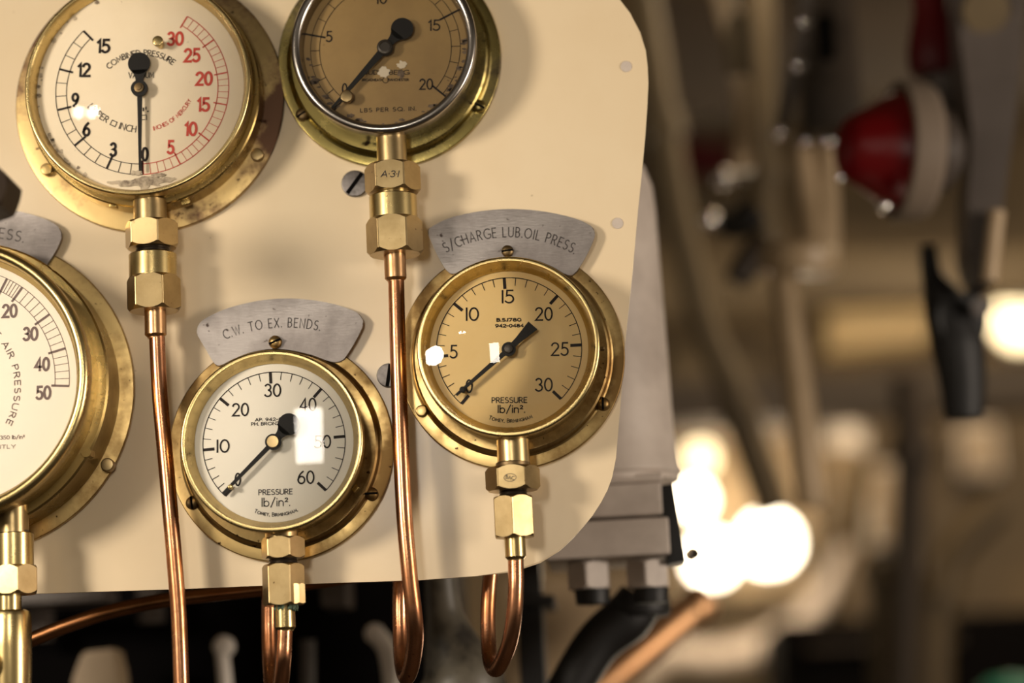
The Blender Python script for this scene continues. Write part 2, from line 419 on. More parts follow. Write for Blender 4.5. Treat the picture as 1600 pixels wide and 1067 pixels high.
def arc(bm, C, r, t0, t1, wd, z, n=90):
    a = [[bm.verts.new((*(C+Vector((math.cos(t0+(t1-t0)*i/n), math.sin(t0+(t1-t0)*i/n)))*q), z)) for i in range(n+1)] for q in (r-wd/2, r+wd/2)]
    for i in range(n): bm.faces.new((a[0][i], a[0][i+1], a[1][i+1], a[1][i]))
def blob(bm, c, rx, ry, z, n=40, amp=.25, seed=0, thick=.0003):
    pts = []
    for i in range(n):
        t = 2*PI*i/n; f = 1+amp*noise.noise(Vector((math.cos(t)*2.2+seed, math.sin(t)*2.2, seed)))*1.6+amp*.4*noise.noise(Vector((math.cos(t)*7+seed, math.sin(t)*7, 3)))
        pts.append((c.x+rx*f*math.cos(t), c.y+ry*f*math.sin(t)))
    polyx(bm, pts, z, z+thick)

# ------------------------------------------------------------------ setting
def struct(name, c, s, m):
    bm = new(); box(bm, (0, 0, 0), s); o = finish(name, bm, m, loc=c); o['kind'] = 'structure'; return o
struct('floor', (0, .6, -.05), (9, 8, .1), 'deck_paint')
struct('ceiling', (0, .6, 2.95), (9, 8, .1), 'olive_paint')
struct('wall_back', (0, 3.35, 1.45), (9, .1, 2.9), 'wall_paint')

# ------------------------------------------------------------------ gauge panel
out_px = [(-420, 953), (-100, 938), (15, 928.7), (175, 923.7), (290, 920), (476.8, 912.2), (654.7, 906.4), (743.8, 900), (801.4, 893.4), (844.5, 879), (873.3, 861), (893, 843),
          (910.7, 823.5), (926, 805), (939.5, 784), (949, 766), (956.3, 746), (962.5, 715), (969.7, 628.8), (976.9, 534.4), (988.4, 425), (997, 327), (1003, 270), (1008, 215), (1011.5, 165),
          (1013, 130), (1012, 105), (1009, 78.7), (1000.5, 50), (985, 21), (965, -5), (938, -30), (905, -52), (860, -72), (800, -88), (700, -100), (300, -118), (-420, -150)]
PF = Frame('gauge_panel', 500, 450, 'cream painted metal panel with rounded right corners carrying all the brass gauges', 'panel')
bm = new()
pts = [PF.p(x, y, 0) for x, y in out_px]
polyx(bm, pts, -.003, 0)
r = bmesh.ops.bevel(bm, geom=[e for e in bm.edges if all(abs(v.co.z) < 1e-6 for v in e.verts) and len(e.link_faces) == 2], offset=.0007, segments=2, affect='EDGES')
finish('plate', bm, 'cream_paint', PF.root)
def screw(F, px, py, w, r, m, head='slot', ang=0, ht=3.0, name='mounting_screw', parent=None, label=None):
    """cheese-head or domed slotted screw seen from the front; r in pixels, ht in mm"""
    c = F.p(px, py, w); k = F.k(px, py, w); R = r*k; h = ht/1000
    bm = new()
    if head == 'plain':
        lathe(bm, [(R, 0), (R, h-.0008)]+rnd(R, h, .0008)+[(0, h)], c, n=32)
        o = finish(name, bm, m, parent or F.root, label)
    else:
        d = R*.18
        if head == 'dome': pr = [(R, 0), (R, h*.35)]+[(R*math.cos(t), h*.35+h*.65*math.sin(t)) for t in [PI/2*i/6 for i in range(1, 6)]]+[(0, h)]
        else: pr = [(R, 0), (R, h-.0006)]+rnd(R, h, .0006)+[(0, h)]
        lathe(bm, pr, c, n=40)
        o = finish(name, bm, m, parent or F.root, label)
        bs = new(); M = Matrix.Rotation(math.radians(ang), 4, 'Z')
        box(bs, c+Vector((0, 0, h*.80)), (R*1.86, R*.30, h*.46), M=M)
        finish('slot', bs, 'black_matt', o)
    return o
screw(PF, 555, 288, 0, 21, 'steel_dark', 'slot', 52, 3, 'panel_screw', label='dark slotted screw beside the hexagon nut')
screw(PF, 608, 587, 0, 19, 'steel_dark', 'slot', 80, 2.4, 'panel_screw', label='dark screw half hidden behind the copper pipe')
for px, py in ((978.5, 104), (965, 349)):
    bm = new(); c = PF.p(px, py, 0); k = PF.k(px, py, 0)
    lathe(bm, [(9*k, 0), (9*k, .0003), (8.2*k, .0006), (0, .0007)], c, n=32); finish('hole_plug', bm, 'grey_paint', PF.root)

# ------------------------------------------------------------------ gauges
def gauge(label, group, dial_px, wd, lip, r_fl, r_case, r_bz, r_in, mats, lipw=9, ring=False, boss=True, dome=0.0, step=None):
    """radii in pixels as the photograph shows them; wd dial height, lip bezel front height (m)"""
    F = Frame('pressure_gauge', *dial_px, label, 'gauge', group)
    c = F.p(*dial_px, wd); C = Vector((c.x, c.y, 0)); F.C = Vector((c.x, c.y)); F.wd = wd
    k0 = F.k(*dial_px, .003); k1 = F.k(*dial_px, lip); kd = F.k(*dial_px, wd); F.kd = kd
    mf, mc, mb, md = mats
    f = .0042; Rf = r_fl*k0; Rc = r_case*k1; Rb = r_bz*k1; Ri = r_in*kd; lw = lipw*k1
    bm = new()
    pr = [(Rf, .0003), (Rf, f-.0008)]+rnd(Rf, f, .0008)
    if boss: pr += [(Rc+.0095, f), (Rc+.0085, f+.0006), (Rc+.0072, f+.004), (Rc+.0060, f+.005), (Rc, f+.0052)]
    else: pr += [(Rc, f)]
    lathe(bm, pr, C); finish('flange', bm, mf, F.root)
    bm = new()
    pr = [(Rc, f)]
    if step: pr += [(Rc+step, f), (Rc+step, lip*.52), (Rc+step*.8, lip*.54), (Rc, lip*.54)]
    pr += [(Rc, lip-.0105), (Rc-.0012, lip-.0098), (Rc-.0012, lip-.0088)]
    lathe(bm, pr, C); F.case = finish('case', bm, mc, F.root)
    # bezel: rounded lip outside, sloping wall down to the dial inside
    bm = new()
    if ring:
        rr = lw/2; pr = [(Rb-rr*.5, lip-.012), (Rb, lip-.011), (Rb, lip-rr)]+[(Rb-rr+rr*math.cos(t), lip-rr+rr*math.sin(t)) for t in [PI*i/12 for i in range(1, 13)]]
        pr += [(Rb-lw, wd+.002), (Ri, wd)]
    else:
        e = lw*.42
        pr = [(Rb-.0015, lip-.0092), (Rb, lip-.0086), (Rb, lip-e)]+[(Rb-e+e*math.cos(t), lip-e+e*math.sin(t)) for t in [PI/2*i/6 for i in range(1, 7)]]
        pr += [(Rb-lw*.75, lip-.0001), (Rb-lw, lip-.0016), (Rb-lw-.0005, lip-.0034)]
        r1 = Rb-lw-.0005; n_ = 5
        pr += [(r1+(Ri-r1)*i/n_, lip-.0034+(wd-lip+.0034)*(i/n_)) for i in range(1, n_+1)]
    lathe(bm, pr, C); F.bezel = finish('bezel', bm, mb, F.root)
    bm = new(); lathe(bm, [(0, wd-.0006), (Ri+.0015, wd-.0006)], C); F.dial = finish('dial', bm, md, F.root)
    bm = new(); rg = Rb-lw-.0002; zg = lip-.0028; S = 14
    lathe(bm, [(rg*i/S, zg+dome*(1-(i/S)**2)) for i in range(S+1)], C); finish('glass', bm, 'gauge_glass', F.root)
    F.z = wd-.0003
    return F
def P2(F, px, py, w): q = F.p(px, py, w); return Vector((q.x, q.y))
def disc(bm, c, r, z0, z1, n=40): polyx(bm, [(c.x+r*math.cos(2*PI*i/n), c.y+r*math.sin(2*PI*i/n)) for i in range(n)], z0, z1)
def bar(bm, a, b, wa, wb, z0, z1):
    d = (b-a).normalized(); n = Vector((-d.y, d.x)); polyx(bm, [a+n*wa/2, b+n*wb/2, b-n*wb/2, a-n*wa/2], z0, z1)
def neck_curve(bm, a, b, wa, wb, wm, z0, z1, n=8):
    d = b-a; q = Vector((-d.y, d.x)).normalized(); L, R = [], []
    for i in range(n+1):
        t = i/n; w = (wa*(1-t)**2+wm*2*t*(1-t)+wb*t*t)/2; p = a+d*t
        L.append(p+q*w); R.append(p-q*w)
    polyx(bm, L+R[::-1], z0, z1)
def ticks(F, angs, n, ro, ri, wmin, wmaj, rmaj=None, rmaj_o=None, rmin_i=None, arcs=True, ink='ink_black', arc_in=False, name='scale', aw=1.0, cen=None):
    """angs: degrees of the numbered marks, n divisions between; radii and widths in pixels"""
    bm = new(); z = F.z; k = F.kd; C = cen or F.C
    A = [math.radians(a) for a in angs]
    arc(bm, C, ro*k, A[0], A[-1], aw*k, z)
    if arc_in: arc(bm, C, ri*k, A[0], A[-1], aw*k, z)
    for i, a in enumerate(A):
        tick(bm, C, a, (rmaj or ri)*k, (rmaj_o or ro)*k, wmaj*k, z)
        if i < len(A)-1:
            for j in range(1, n): tick(bm, C, a+(A[i+1]-a)*j/n, (rmin_i or ri)*k, ro*k, wmin*k, z)
    return finish(name, bm, ink, F.dial)

# --- gauge D: circulating water
FD = gauge('small brass gauge with white dial to 60 under the C.W. TO EX. BENDS plate', 'round brass pressure gauges', (427.9, 691.5), .033, .043, 176.5, 139, 144, 125,
           ('brass_flange', 'brass_case', 'brass_polished', 'dial_white'), lipw=9, dome=.003)
ticks(FD, [225, 182.8, 138, 91.3, 46.4, 2, -45], 5, 112, 99.5, 1.1, 4.6, rmaj=94, aw=1.3)
bm = new()
for s, px, py in (('30', 426, 609.7), ('20', 375.6, 639.9), ('10', 348.6, 696.8), ('0', 371.6, 749), ('60', 478, 745.7), ('50', 504, 690), ('40', 481, 632)):
    text(bm, FD, s, px, py, FD.z, 21.5, {'10': 20.5, '0': 10.5}.get(s, 27), 1.5, 2.6)
finish('numerals', bm, 'ink_black', FD.dial)
bm = new()
text(bm, FD, 'AP. 942-0484', 428, 655, FD.z, 5.6, 60, 1.5, 1.0); text(bm, FD, 'PH. BRONZE', 417, 661.8, FD.z, 5.6, 50, 1.5, 1.0)
finish('part_number', bm, 'ink_black', FD.dial); bm = new()
text(bm, FD, 'PRESSURE', 430.5, 768.5, FD.z, 9.2, 54, 1.5, 1.3); text(bm, FD, 'lb/in\u00b2.', 431, 784.4, FD.z, 14, 45, 1.5, 1.5)
text_arc(bm, FD, 'Tomey, Birmingham.', (397, 800.5), (431.5, 806.5), (465.6, 798.5), FD.z, 6.6, 1.0, smallcaps=True)
finish('lettering', bm, 'ink_black', FD.dial)
def pointer_round(F, hub, tip, cw, r_cw, r_hub, wa, wb, m='pointer_black', lift=.004):
    z0, z1 = F.wd+lift, F.wd+lift+.0012; bm = new(); k = F.kd
    h = P2(F, *hub, z0); t = P2(F, *tip, z0); c = P2(F, *cw, z0)
    bar(bm, h, t, wa*k, wb*k, z0, z1); neck_curve(bm, h, c+(h-c).normalized()*r_cw*.6*k, r_hub*1.5*k, r_cw*1.5*k, r_hub*.15*k, z0, z1)
    disc(bm, c, r_cw*k, z0, z1); disc(bm, h, r_hub*k, z0, z1+.0014)
    return finish('pointer', bm, m, F.root), h, z1+.0014
pt, h, z = pointer_round(FD, (427.4, 691), (348.5, 771.5), (451.5, 663), 17.2, 12.5, 7.5, 4.2)
bm = new(); lathe(bm, [(9.6*FD.kd, z), (9.6*FD.kd, z+.0008), (9*FD.kd, z+.0014), (0, z+.0015)], (h.x, h.y, 0), n=32); finish('hub_cap', bm, 'brass_nut', pt, 'brass hub cap')
def stop_pin(F, px, py, r, m, hgt=.006):
    c = F.p(px, py, F.wd); bm = new(); R = r*F.kd
    lathe(bm, [(R*.7, 0), (R*.7, hgt-.002), (R, hgt-.002), (R, hgt-.0008)]+rnd(R, hgt, .0008)+[(0, hgt)], c, n=24); finish('stop_pin', bm, m, F.root)
stop_pin(FD, 362.5, 762.5, 4, 'brass_polished', .007)
screw(FD, 301, 786, .0042, 10.5, 'brass_dark', 'dome', 95, 4); screw(FD, 581, 772, .0042, 10.5, 'brass_flange', 'dome', 0, 4.5)
def lug(F, px, py, w, r, m='brass_case', ang=0):
    c = F.p(px, py, w); k = F.k(px, py, w); bm = new()
    box(bm, c, (r*2*k, r*1.4*k, .006), .0006, Matrix.Rotation(math.radians(ang), 4, 'Z')); finish('bezel_catch', bm, m, F.root)
lug(FD, 556, 764, .020, 6, ang=40)

# --- gauge C: supercharger lub. oil
FC = gauge('small brass gauge with tan dial to 30 under the S/CHARGE LUB. OIL PRESS. plate', 'round brass pressure gauges', (795.2, 545), .033, .043, 177, 139, 143.5, 124,
           ('brass_flange', 'brass_case', 'brass_polished', 'dial_gold'), lipw=9, dome=.0108)
ticks(FC, [226.5, 183, 137, 91.1, 45, 0, -47.3], 5, 113.7, 101, 1.1, 4.8, rmaj=96, aw=1.3)
bm = new()
for s, px, py in (('15', 793.6, 463.3), ('10', 738, 490.7), ('5', 708.7, 549.4), ('20', 849.7, 490.4), ('25', 874.7, 545.3), ('30', 849.7, 601), ('0', 733, 603.4)):
    text(bm, FC, s, px, py, FC.z, 22, {'15': 19.5, '10': 20.5, '0': 11.5, '5': 12.5}.get(s, 28), .8, 2.5)
finish('numerals', bm, 'ink_black', FC.dial)
bm = new()
text(bm, FC, 'B.S.1780', 795, 499.6, FC.z, 6, 39, .5, 1.5); text(bm, FC, '942-0484', 796, 508.8, FC.z, 6, 45, .5, 1.5)
finish('part_number', bm, 'ink_black', FC.dial); bm = new()
text(bm, FC, 'PRESSURE', 796, 625, FC.z, 9.5, 56, .5, 1.4); text(bm, FC, 'lb/in\u00b2.', 799, 639, FC.z, 13, 43, .5, 1.7)
text_arc(bm, FC, 'Tomey, Birmingham', (763.4, 654.5), (798.5, 660), (832, 652.5), FC.z, 6.8, 1.0, smallcaps=True)
finish('lettering', bm, 'ink_black', FC.dial)
z0 = FC.wd+.004; bm = new(); k = FC.kd
h = P2(FC, 795, 546, z0); t = P2(FC, 713, 617.5, z0); a = P2(FC, 825.8, 502.7, z0); b = P2(FC, 839.6, 514.8, z0)
bar(bm, h, t, 8*k, 4*k, z0, z0+.0012); d = ((a+b)/2-h).normalized(); q = Vector((-d.y, d.x))
polyx(bm, [h+q*4.2*k, h+d*20*k+q*5*k, a, b, h+d*20*k-q*5*k, h-q*4.2*k], z0, z0+.0012); disc(bm, h, 11*k, z0, z0+.0022)
pt = finish('pointer', bm, 'pointer_black', FC.root)
bm = new(); lathe(bm, [(7.5*k, z0+.0022), (6.5*k, z0+.004), (0, z0+.0046)], (h.x, h.y, 0), n=24); finish('hub_cap', bm, 'pointer_grey', pt)
stop_pin(FC, 724, 611, 5, 'pointer_black', .007)
screw(FC, 659, 643, .0042, 9, 'brass_flange', 'plain', 0, 4); screw(FC, 942, 631.5, .0042, 10.5, 'brass_flange', 'dome', 88, 4.5)
lug(FC, 941, 545, .022, 3.4, 'brass_dark')

# --- gauge A: combined pressure and vacuum
FA = gauge('large brass gauge with combined pressure and vacuum dial in black and red figures', 'round brass pressure gauges', (219, 138), .032, .041, 211, 176, 178.5, 163,
           ('brass_tarnished', 'brass_case', 'brass_polished', 'dial_cream'), lipw=9, dome=.004, boss=False, step=.004)
CA = P2(FA, 221.8, 139.9, FA.wd)
ticks(FA, [131.8, 162.2, 190.4, 217.8, 244.9, 269], 3, 136.5, 119.5, 1.1, 3.4, rmaj=114, arc_in=True, aw=1.2, cen=CA, name='pressure_scale')
ticks(FA, [57.2, 32.8, 8.3, -14, -40.7, -65.1, -90.5], 5, 136.5, 119.5, .8, 2.2, rmaj=115, arc_in=True, aw=1.3, ink='ink_red', cen=CA, name='vacuum_scale')
bm = new()
for s, px, py, wd_ in (('!5', 161.7, 72, 22), ('!2', 131.5, 109.3, 22), ('9', 117.4, 156.2, 12.5), ('6', 135.2, 202, 13), ('3', 177, 233.6, 12.5), ('0', 226.5, 241, 12.5)):
    text(bm, FA, s, px, py, FA.z, 24, wd_, 1, 4.2)
finish('pressure_numerals', bm, 'ink_black', FA.dial, 'black pressure figures')
bm = new()
for s, px, py, wd_ in (('30', 274, 60.4, 27), ('25', 300, 86.3, 27), ('20', 318.8, 122.8, 28), ('!5', 318, 163.4, 21), ('!0', 298.3, 201.4, 21), ('5', 266.7, 230, 12.5)):
    text(bm, FA, s, px, py, FA.z, 24, wd_, 1, 4.2)
finish('vacuum_numerals', bm, 'ink_red', FA.dial, 'red vacuum figures')
bm = new()
text_arc(bm, FA, 'COMBINED PRESSURE', (171, 108), (220, 86.5), (269, 101.5), FA.z, 10, 1.3)
text(bm, FA, 'VACUUM', 220.7, 117.4, FA.z, 10, 41, 1, 1.4)
text_arc(bm, FA, 'LB PER \u25a1 INCH', (137, 168), (172, 195), (211.5, 206.5), FA.z, 11, 1.3)
finish('lettering', bm, 'ink_black', FA.dial)
bm = new(); text_arc(bm, FA, 'INCHES OF MERCURY', (240.5, 203.5), (272, 188.5), (299, 157), FA.z, 7, 1.0); finish('vacuum_lettering', bm, 'ink_red', FA.dial)
bm = new()
for x, y, w_, h_ in ((224, 171, 2.2, 6), (228, 169, 2, 5), (225, 180, 8, 1.2), (229, 184, 1.4, 7), (224, 187, 6, 1.2), (231, 174, 3, 2)):
    c = P2(FA, x, y, FA.z); k = FA.kd; polyx(bm, [(c.x-w_*k/2, c.y-h_*k/2), (c.x+w_*k/2, c.y-h_*k/2), (c.x+w_*k/2, c.y+h_*k/2), (c.x-w_*k/2, c.y+h_*k/2)], FA.z, FA.z+.00005)
finish('maker_mark', bm, 'ink_black', FA.dial)
bm = new()
for i, (x, y, rx, ry) in enumerate(((232, 284, 26, 9), (262, 281, 12, 4), (205, 286, 24, 4.5), (180, 285, 12, 2.2), (214, 270, 9, 3.5), (248, 274, 10, 3))):
    blob(bm, P2(FA, x, y, FA.z), rx*FA.kd, ry*FA.kd, FA.z+i*.00008, 36, .45, i*3.1, .0003)
finish('flaked_paint', bm, 'flaked_paint', FA.dial)
bm = new()
for i in range(26):
    t = math.radians(random.gauss(195, 32)); r_ = random.uniform(157, 164); rr = random.uniform(.6, 2.6)
    blob(bm, FA.C+Vector((math.cos(t), math.sin(t)))*r_*FA.kd, rr*1.6*FA.kd, rr*1.8*FA.kd, FA.z, 14, .4, i*1.3, .0001)
finish('dial_stain', bm, 'flaked_paint', FA.dial)
pt, h, z = pointer_round(FA, (218.6, 139), (219, 267), (217.8, 99.5), 17.5, 13, 8, 3)
bm = new(); lathe(bm, [(8*FA.kd, z), (7.4*FA.kd, z+.001), (4.5*FA.kd, z+.0012), (4.2*FA.kd, z+.002), (0, z+.0022)], (h.x, h.y, 0), n=24); finish('hub_cap', bm, 'brass_dark', pt)
stop_pin(FA, 251, 71, 8.5, 'brass_polished', .010)
screw(FA, 75, 267, .0042, 9.5, 'brass_flange', 'plain', 0, 5); screw(FA, 403, 244, .0042, 10, 'brass_nut', 'plain', 0, 5)
lug(FA, 178, 321, .016, 6, ang=-10); lug(FA, 291, 316, .016, 7, ang=15)
bm = new(); c = FA.p(379, 222, .018); lathe(bm, [(5.5*FA.kd, -.002), (5.5*FA.kd, .0012), (0, .0014)], c, n=20); finish('bezel_screw', bm, 'brass_dark', FA.root)

# --- gauge B: brown dial, silver ring
FB = gauge('gauge with brown dial to 20 and silver ring at the top of the panel', 'round brass pressure gauges', (602, 75), .027, .039, 174.5, 141, 146, 128,
           ('brass_green', 'silver_ring', 'silver_ring', 'dial_brown'), lipw=15, ring=True, boss=True)
ticks(FB, [228.7, 166, 96, 25, -42.7], 5, 117.5, 103.5, 1.0, 3.0, rmaj=96, rmaj_o=130, arc_in=True, aw=.9)
bm = new()
for s, px, py, wd_ in (('5', 514.2, 57, 10.5), ('!5', 678.5, 39.4, 19), ('0', 538.4, 138.7, 9), ('20', 665.8, 131.5, 22), ('!0', 595.6, -2.5, 19)):
    text(bm, FB, s, px, py, FB.z, 18.5, wd_, 1, 2.3)
finish('numerals', bm, 'ink_black', FB.dial)
bm = new()
text(bm, FB, 'LBS PER SQ. IN.', 606.5, 171, FB.z, 7, 88, 2, 1.1, gap=.3)
text(bm, FB, 'BUDENBERG', 603.5, 113, FB.z, 8, 72, 0, 1.3)
text(bm, FB, 'BROADHEATH', 582, 124.8, FB.z, 4.5, 33, 0, .8); text(bm, FB, 'MANCHESTER', 622, 124.5, FB.z, 4.5, 34, 0, .8)
c = P2(FB, 602.5, 125, FB.z); arc(bm, c, 4.6*FB.kd, 0, 2*PI, 1.0*FB.kd, FB.z, 24)
finish('lettering', bm, 'ink_black', FB.dial)
bm = new(); blob(bm, P2(FB, 600, 112.5, FB.z), 9*FB.kd, 9*FB.kd, FB.z, 36, .25, 2, .00015); blob(bm, P2(FB, 628, 101.5, FB.z), 7.5*FB.kd, 6*FB.kd, FB.z, 30, .35, 5, .00015)
finish('chipped_patch', bm, 'dial_cream', FB.dial, 'pale chipped patch')
bm = new()
for i in range(46):
    t = math.radians(random.uniform(180, 365)); r_ = random.uniform(119, 127); rr = random.uniform(1, 3.4)
    blob(bm, FB.C+Vector((math.cos(t), math.sin(t)))*r_*FB.kd, rr*2.2*FB.kd, rr*FB.kd, FB.z, 14, .4, i*1.7, .00012)
blob(bm, P2(FB, 627, 116, FB.z), 6*FB.kd, 7*FB.kd, FB.z, 24, .5, 9, .00008)
finish('dial_stain', bm, 'dirt', FB.dial)
pt, h, z = pointer_round(FB, (602, 75.4), (517.5, 171), (628.5, 45.5), 17.5, 12.5, 12, 3)
bm = new(); k = FB.kd; lathe(bm, [(12*k, z), (11*k, z+.0012), (8*k, z+.0016), (7.4*k, z+.001), (0, z+.001)], (h.x, h.y, 0), n=32); finish('hub_cap', bm, 'pointer_grey', pt, 'grey hub cap')
stop_pin(FB, 543.8, 155.5, 10, 'brass_nut', .008)
screw(FB, 473, 180, .0042, 10.5, 'brass_dark', 'dome', 30, 4); screw(FB, 749, 167, .0042, 10.5, 'brass_green', 'dome', -28, 4)

# --- gauge E: air pressure, cut by the left edge of the picture
FE = gauge('largest brass gauge with white air pressure dial at the lower left', 'round brass pressure gauges', (-72, 597), .052, .066, 249, 221, 222.5, 194,
           ('brass_flange', 'brass_case', 'brass_polished', 'dial_warm_white'), lipw=19, ring=True, boss=False, step=.006)
CE = P2(FE, -73, 598, FE.wd)
ticks(FE, [205, 178, 151, 124, 93, 62, 53, 33.3, 14.2, -4.8], 5, 183, 160.5, .8, 3.4, rmaj=155, arc_in=True, aw=.9, ink='ink_grey', cen=CE)
bm = new()
for s, px, py in (('20', 15, 485.6), ('30', 47.5, 521.5), ('40', 65.6, 569), ('50', 67.8, 613.5)):
    text(bm, FE, s, px, py, FE.z, 23, 25, 2, 3.8)
finish('numerals', bm, 'ink_grey', FE.dial)
bm = new()
text_arc(bm, FE, 'OF AIR PRESSURE', (-22, 512), (20.5, 580), (9, 661), FE.z, 10.5, 1.4, gap=.30)
text(bm, FE, 'UP TO 350 lb/in\u00b2', 4, 683.5, FE.z, 6.5, 70, 2, .9); text(bm, FE, 'INTERMITTENTLY', -26, 699, FE.z, 6.5, 102, 2, .9)
finish('lettering', bm, 'ink_grey', FE.dial)
screw(FE, 170.5, 727.5, .0042, 10.5, 'brass_nut', 'plain', 0, 6)
bm = new(); c = FE.p(137, 708, .032); hexnut(bm, c, 9*FE.kd, .010, 'z', 20); finish('bezel_catch', bm, 'brass_case', FE.root)

# ------------------------------------------------------------------ engraved plates
def nameplate(label, outline, w, anchor):
    F = Frame('nameplate', *anchor, label, 'plate', 'engraved steel nameplates')
    bm = new(); polyx(bm, smooth2([P2(F, x, y, w) for x, y in outline]), w-.0016, w)
    es = [e for e in bm.edges if all(abs(v.co.z-w) < 1e-6 for v in e.verts)]
    bmesh.ops.bevel(bm, geom=es, offset=.0004, segments=1, affect='EDGES')
    finish('plate', bm, 'steel_plate', F.root); return F
def smooth2(P, sub=4):
    n = len(P); out = []
    for i in range(n):
        p0, p1, p2, p3 = P[i-1], P[i], P[(i+1) % n], P[(i+2) % n]
        for k in range(sub):
            t = k/sub; out.append(.5*((2*p1)+(p2-p0)*t+(2*p0-5*p1+4*p2-p3)*t*t+(-p0+3*p1-3*p2+p3)*t**3))
    return out
PW = .0068
F1 = nameplate('grey steel plate engraved S/CHARGE LUB. OIL PRESS. above the tan dial', [(668.5, 361), (675, 354), (700, 341.5), (735, 332.5), (770, 327.8), (801, 326.5), (835, 328.5), (870, 334), (902, 342.5), (922, 352), (929, 361), (928, 373),
      (918, 396), (905, 418), (897, 427.5), (886, 430), (860, 415), (830, 405), (795, 402), (760, 406), (730, 417), (712, 428), (702, 426), (694, 417), (684, 400), (673, 376)], PW, (801, 370))
bm = new(); text_arc(bm, F1, 'S/CHARGE LUB.OIL PRESS.', (697.5, 394.3), (797, 370), (896, 396.5), PW+.0001, 17, 1.7, gap=.32); finish('lettering', bm, 'ink_engraved', F1.root)
screw(F1, 793, 393, PW, 9.5, 'brass_dark', 'dome', 5, 3.5, 'fixing_screw')
F2 = nameplate('grey steel plate engraved C.W. TO EX. BENDS above the white dial', [(307.5, 520), (310, 508), (320, 498), (345, 485.5), (375, 476), (410, 469), (447, 466.3), (480, 468), (515, 473.5), (545, 482.5), (562, 491.5), (567.5, 503), (564, 516),
      (553, 537), (541, 556), (535, 562.5), (526, 565.5), (514, 564), (490, 556), (460, 548), (425, 545), (390, 551), (360, 563), (342, 572), (333, 565), (321, 545), (311, 528)], PW, (437, 510))
bm = new(); text_arc(bm, F2, 'C.W. TO EX. BENDS.', (352, 530), (425, 512), (499, 516.5), PW+.0001, 16, 1.6, gap=.34); finish('lettering', bm, 'ink_engraved', F2.root)
screw(F2, 430.5, 535, PW, 10.5, 'brass_flange', 'dome', 20, 4, 'fixing_screw')
F3 = nameplate('grey steel plate ending ESS. at the left edge above the white air pressure dial', [(-270, 372), (-262, 356), (-200, 338), (-130, 328), (-60, 323), (0, 326), (40, 332.5), (70, 342), (89, 352.5), (96.5, 365), (93, 380), (84, 397), (75, 411), (68.5, 419), (61, 421.5), (30, 408), (-20, 394), (-80, 388),
      (-150, 396), (-210, 415), (-225, 425), (-236, 417), (-255, 392)], PW, (-60, 365))
bm = new(); text_arc(bm, F3, 'STARTING AIR PRESS.', (-190, 392), (-70, 368.5), (35.5, 378.5), PW+.0001, 17.5, 1.6, gap=.3); finish('lettering', bm, 'ink_engraved', F3.root)

# ------------------------------------------------------------------ gauge stems, unions and copper pipes
WS = .024
def cyl(F, px, y0, y1, r, w=WS, n=48, e=.0006, taper=None):
    """turned piece between two pixel rows on a vertical axis, r in pixels; returns a bmesh"""
    ym = (y0+y1)/2; c = F.p(px, ym, w); k = F.k(px, ym, w); H = (y1-y0)*k/2; R = r*k; bm = new()
    e = min(e, R*.3, H*.4)
    if taper: pr = taper(R, H, k)
    else: pr = [(0, -H), (R-e, -H), (R, -H+e), (R, H-e), (R-e, H), (0, H)]
    lathe(bm, pr, c, 'y', n); return bm
def nut(F, px, y0, y1, R, turn=0, w=WS, ch=1.0, lo=True, hi=True):
    ym = (y0+y1)/2; c = F.p(px, ym, w); k = F.k(px, ym, w); bm = new()
    hexnut(bm, c, R*k, (y1-y0)*k, 'y', turn, ch, lo=lo, hi=hi); return bm
def threads(F, px, y0, y1, r, w=WS, n=4):
    ym = (y0+y1)/2; c = F.p(px, ym, w); k = F.k(px, ym, w); H = (y1-y0)*k/2; R = r*k; bm = new(); pr = [(0, -H)]
    for i in range(n): a = -H+2*H*i/n; pr += [(R*.93, a), (R, a+H/n)]
    pr += [(R*.93, H), (0, H)]; lathe(bm, pr, c, 'y', 40); return bm
def sleeve(F, px, y0, y1, r, rp, w=WS):
    """ferrule that necks down to the pipe"""
    ym = (y0+y1)/2; c = F.p(px, ym, w); k = F.k(px, ym, w); H = (y1-y0)*k/2; R = r*k; q = rp*k; bm = new()
    lathe(bm, [(0, H), (R, H), (R, -H+6*k), (R-.6*k, -H+5*k), (q+.3*k, -H+1.5*k), (q, -H), (0, -H)], c, 'y', 40); return bm
def stamp(F, s, px, py, h, w, width=None, wt=1.2, ang=0, parent=None, ring=None, slant=0, kname='stamp'):
    bm = new(); text(bm, F, s, px, py, w, h, width, ang, wt, slant=slant)
    if ring:
        c = P2(F, px, py, w); k = F.k(px, py, w)
        ribbon(bm, [c+Vector((math.cos(t)*ring[0]*k, math.sin(t)*ring[1]*k)) for t in [2*PI*i/32 for i in range(33)]], 1.0*k, w)
    finish(kname, bm, 'ink_engraved', parent or F.root)
def tubepart(F, pts, r, m, name='pipe'):
    bm = new(); P = [F.p(x, y, w) for x, y, w in pts]; tube(bm, P, r*F.k(pts[0][0], pts[0][1], pts[0][2]), 24, 8)
    return finish(name, bm, m, F.root)
def front(F, R, py, px, w=WS): return w+R*math.cos(PI/6)*F.k(px, py, w)+.00012

